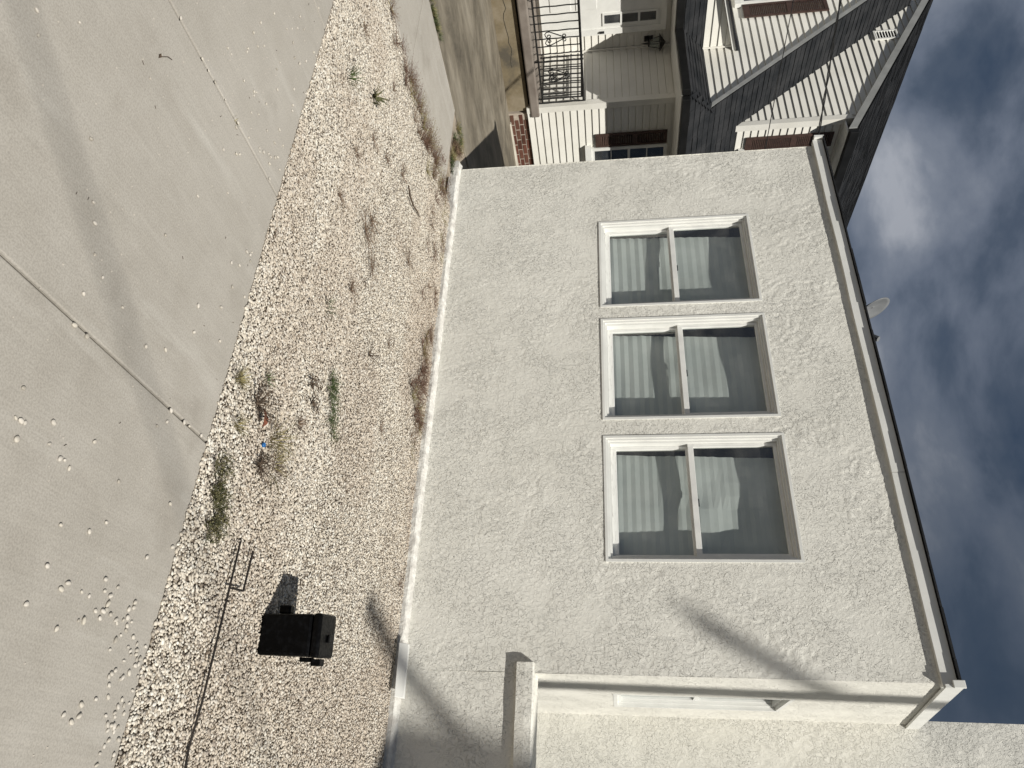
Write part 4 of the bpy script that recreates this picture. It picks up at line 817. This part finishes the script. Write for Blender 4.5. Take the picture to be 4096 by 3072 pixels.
# band of weeds along the foot of the wall
def WALLZONE(x):
    n_ = 'by the left corner' if x < -4.8 else 'below the left window' if x < -3.74 else 'below the middle window' if x < -2.64 else 'below the right window' if x < -1.57 else 'right of the windows'
    return 'dry weed at the foot of the stucco wall '+n_, 'dry weeds at the wall '+n_
for q in range(9):
    x, y = -2.78+random.gauss(0, .13), 4.80+random.gauss(0, .06)
    weed('dry_weed', 'russet', WALLZONE(x)[0], 0, 0, lambda b: (sprigs(b, x, y, 30, .10, .15, GZ+.008, .0009, .005), blades(b, x, y, 22, .05, .13, .0015, GZ+.008)), WALLZONE(x)[1])
for i in range(64):
    x = -5.3+4.1*random.random(); d_ = float(lattice(x*2.3, 2.0, 15)); big = .55+1.1*math.exp(-((x+2.78)/.20)**2)+.5*math.exp(-((x+3.2)/.2)**2)+.3*math.exp(-((x+4.5)/.3)**2)
    if x > -2.3 and i % 4: continue
    y = 4.94-.42*random.random()**2.2; mt = random.choice(('dry', 'dry', 'russet', 'russet', 'straw'))
    weed('dry_weed', mt, WALLZONE(x)[0], 0, 0, lambda b: (sprigs(b, x, y, int(5+26*d_*big), .08*big*random.uniform(.5, 1), .12, GZ+.008, .0008, .005), blades(b, x, y, int(18*d_*big), .04*big, .10, .0015, GZ+.008)), WALLZONE(x)[1])
# band at the left end of the gravel bed
for i in range(46):
    t = random.random(); y = 2.75+2.2*t; x = -4.99+.30*random.random()**2.5; mt = random.choice(('dry', 'russet', 'russet', 'straw')); big = .6+.6*math.exp(-((y-4.2)/.6)**2)
    weed('dry_weed', mt, 'dry seed-headed weed at the left edge of the gravel beside the walkway', 0, 0, lambda b: (sprigs(b, x, y, int(30*big), .10*big*random.uniform(.4, 1.1), .15, GZ, .0008, .005, (-.05, 0)), blades(b, x, y, int(14*big), .035, .10, .0015, GZ)), 'dry weeds at the end of the gravel')
# grass beside the walkway and behind the corner
for i in range(14):
    y = 3.55+.55*random.random(); x = -6.27+random.uniform(-.04, .02)
    weed('grass_tuft', random.choice(('green', 'straw')), 'green and straw grass tuft in the joint between walkway and patio', 0, 0, lambda b: blades(b, x, y, 60, .06, .05, .003, -.01), 'grass in the patio joint', 'grass')
for i in range(26):
    x = -6.25+.75*random.random(); y = 4.95+.36*random.random()
    weed('grass_tuft', random.choice(('straw', 'green', 'dry')), 'low tangled grass in the soil patch by the house corner', 0, 0, lambda b: (blades(b, x, y, 70, .05, .09, .003, -.015), sprigs(b, x, y, 10, .06, .08, -.015, .0013, .009)), 'grass by the house corner', 'grass')
weed('grass_tuft', 'straw', 'tiny sprout in the joint of the pavement slabs', 0, 0, lambda b: blades(b, -2.42, 1.86, 20, .018, .02, .002, -.006), cat='grass')

# ------------------------------------------------------------------ roof dish, overhead wires, pole
dish = thing('satellite_dish', 'pale grey satellite dish standing behind the roof edge', 'dish', (-4.68, 6.5, 3.94))
ctr = Vector((-4.785, 6.60, 4.265)); ax_ = Vector((.93, -.06, .35)).normalized(); v_ = Vector((-.326, -.556, .769)); v_ = (v_-ax_*v_.dot(ax_)).normalized(); u_ = v_.cross(ax_)
V, F = [], []; NR, NA = 6, 28
for i in range(NR+1):
    r = .165*i/NR
    for j in range(NA):
        a = 2*math.pi*j/NA; V.append(tuple(ctr+u_*(r*.92*math.cos(a))+v_*(r*1.05*math.sin(a))+ax_*(r*r*1.1)))
for i in range(NR):
    for j in range(NA): F.append((i*NA+j, i*NA+(j+1) % NA, (i+1)*NA+(j+1) % NA, (i+1)*NA+j))
o = MB().add(V, F).build('reflector', 'dish', dish, smooth=True); md = o.modifiers.new('thick', 'SOLIDIFY'); md.thickness = .006
MB().tube([(-4.68, 6.5, 3.93), (-4.68, 6.5, 4.10), ctr-ax_*.03], .02, 8).build('mast', 'dish', dish)
MB().tube([ctr-v_*.2+ax_*.05, ctr-v_*.18+ax_*.30], .010, 6).build('feed_arm', 'dish', dish)
MB().tube([ctr-v_*.18+ax_*.28, ctr-v_*.15+ax_*.34], .03, 8).build('feed_horn', 'dish', dish)

CAMP = Vector((0, 0, 1.5)); FPX = 2919.42
def along_ray(px, py, X): 
    d_ = RIGHT*((py-1536)/FPX)+UP*((px-2048)/FPX)+FWD; return CAMP+d_*(X/d_.x)
def wire(name, label, A, B, sag, r, twist=False):
    n_ = 40; b = MB()
    for ph in ((0, math.pi) if twist else (0,)):
        pts = []
        for i in range(n_*2+1):
            t = i/(n_*2); p = A.lerp(B, t); p.z -= sag*4*t*(1-t)
            if twist: p = p+Vector((math.cos(t*60+ph), math.sin(t*60+ph), math.sin(t*60+ph)))*r*1.2
            pts.append(p)
        b.tube(pts, r, 5)
    return tag(b.build(name, 'cable'), label, 'wire')
P0, P1 = along_ray(3362, 0, -7.6), along_ray(3266, 590, -6.3); dv = P0-P1
wire('overhead_wire', 'twisted pair of black wires crossing in front of the big gable', P1-dv*.25, P0+dv*2.0, .0, .007, True)
P0, P1 = along_ray(3174, 0, -7.9), along_ray(3060, 600, -6.6); dv = P0-P1
wire('overhead_wire', 'single thin black wire crossing the front gable and its shutter', P1-dv*.2, P0+dv*2.0, .0, .005)

OFF = -S*12.0
pt = lambda H: Vector((2.17, 3.19+.094*H, H))+OFF
HB = -12.0*-S.z
pole = thing('utility_pole', 'tall wooden utility pole outside the view whose shadow falls on the short side wall', 'pole', tuple(pt(-HB)))
MB().tube([pt(-HB-.1), pt(0), pt(4), pt(7.6)], [.16, .13, .12, .11], 14).build('post', 'wood', pole, smooth=True)
MB().tube([pt(6.9), Vector((1.57, 3.30, 5.56))+OFF], .058, 8).build('shadow_strut', 'wood', pole)  # added unseen strut, shaped to cast the upper diagonal wall shadow
MB().tube([pt(3.78), Vector((1.26, 2.83, 3.0))+OFF], .060, 8).build('shadow_strut', 'wood', pole)  # second added strut out of view, for the lower diagonal shadow
gd = Vector((.554, .833, 0)); H = 9.0; q0 = Vector((-1.366, 1.561, 0))-S*(H/-S.z)
wire('overhead_cable', 'overhead cable outside the view whose soft shadow crosses the pavement', q0-gd*14, q0+gd*14, .0, .0085)
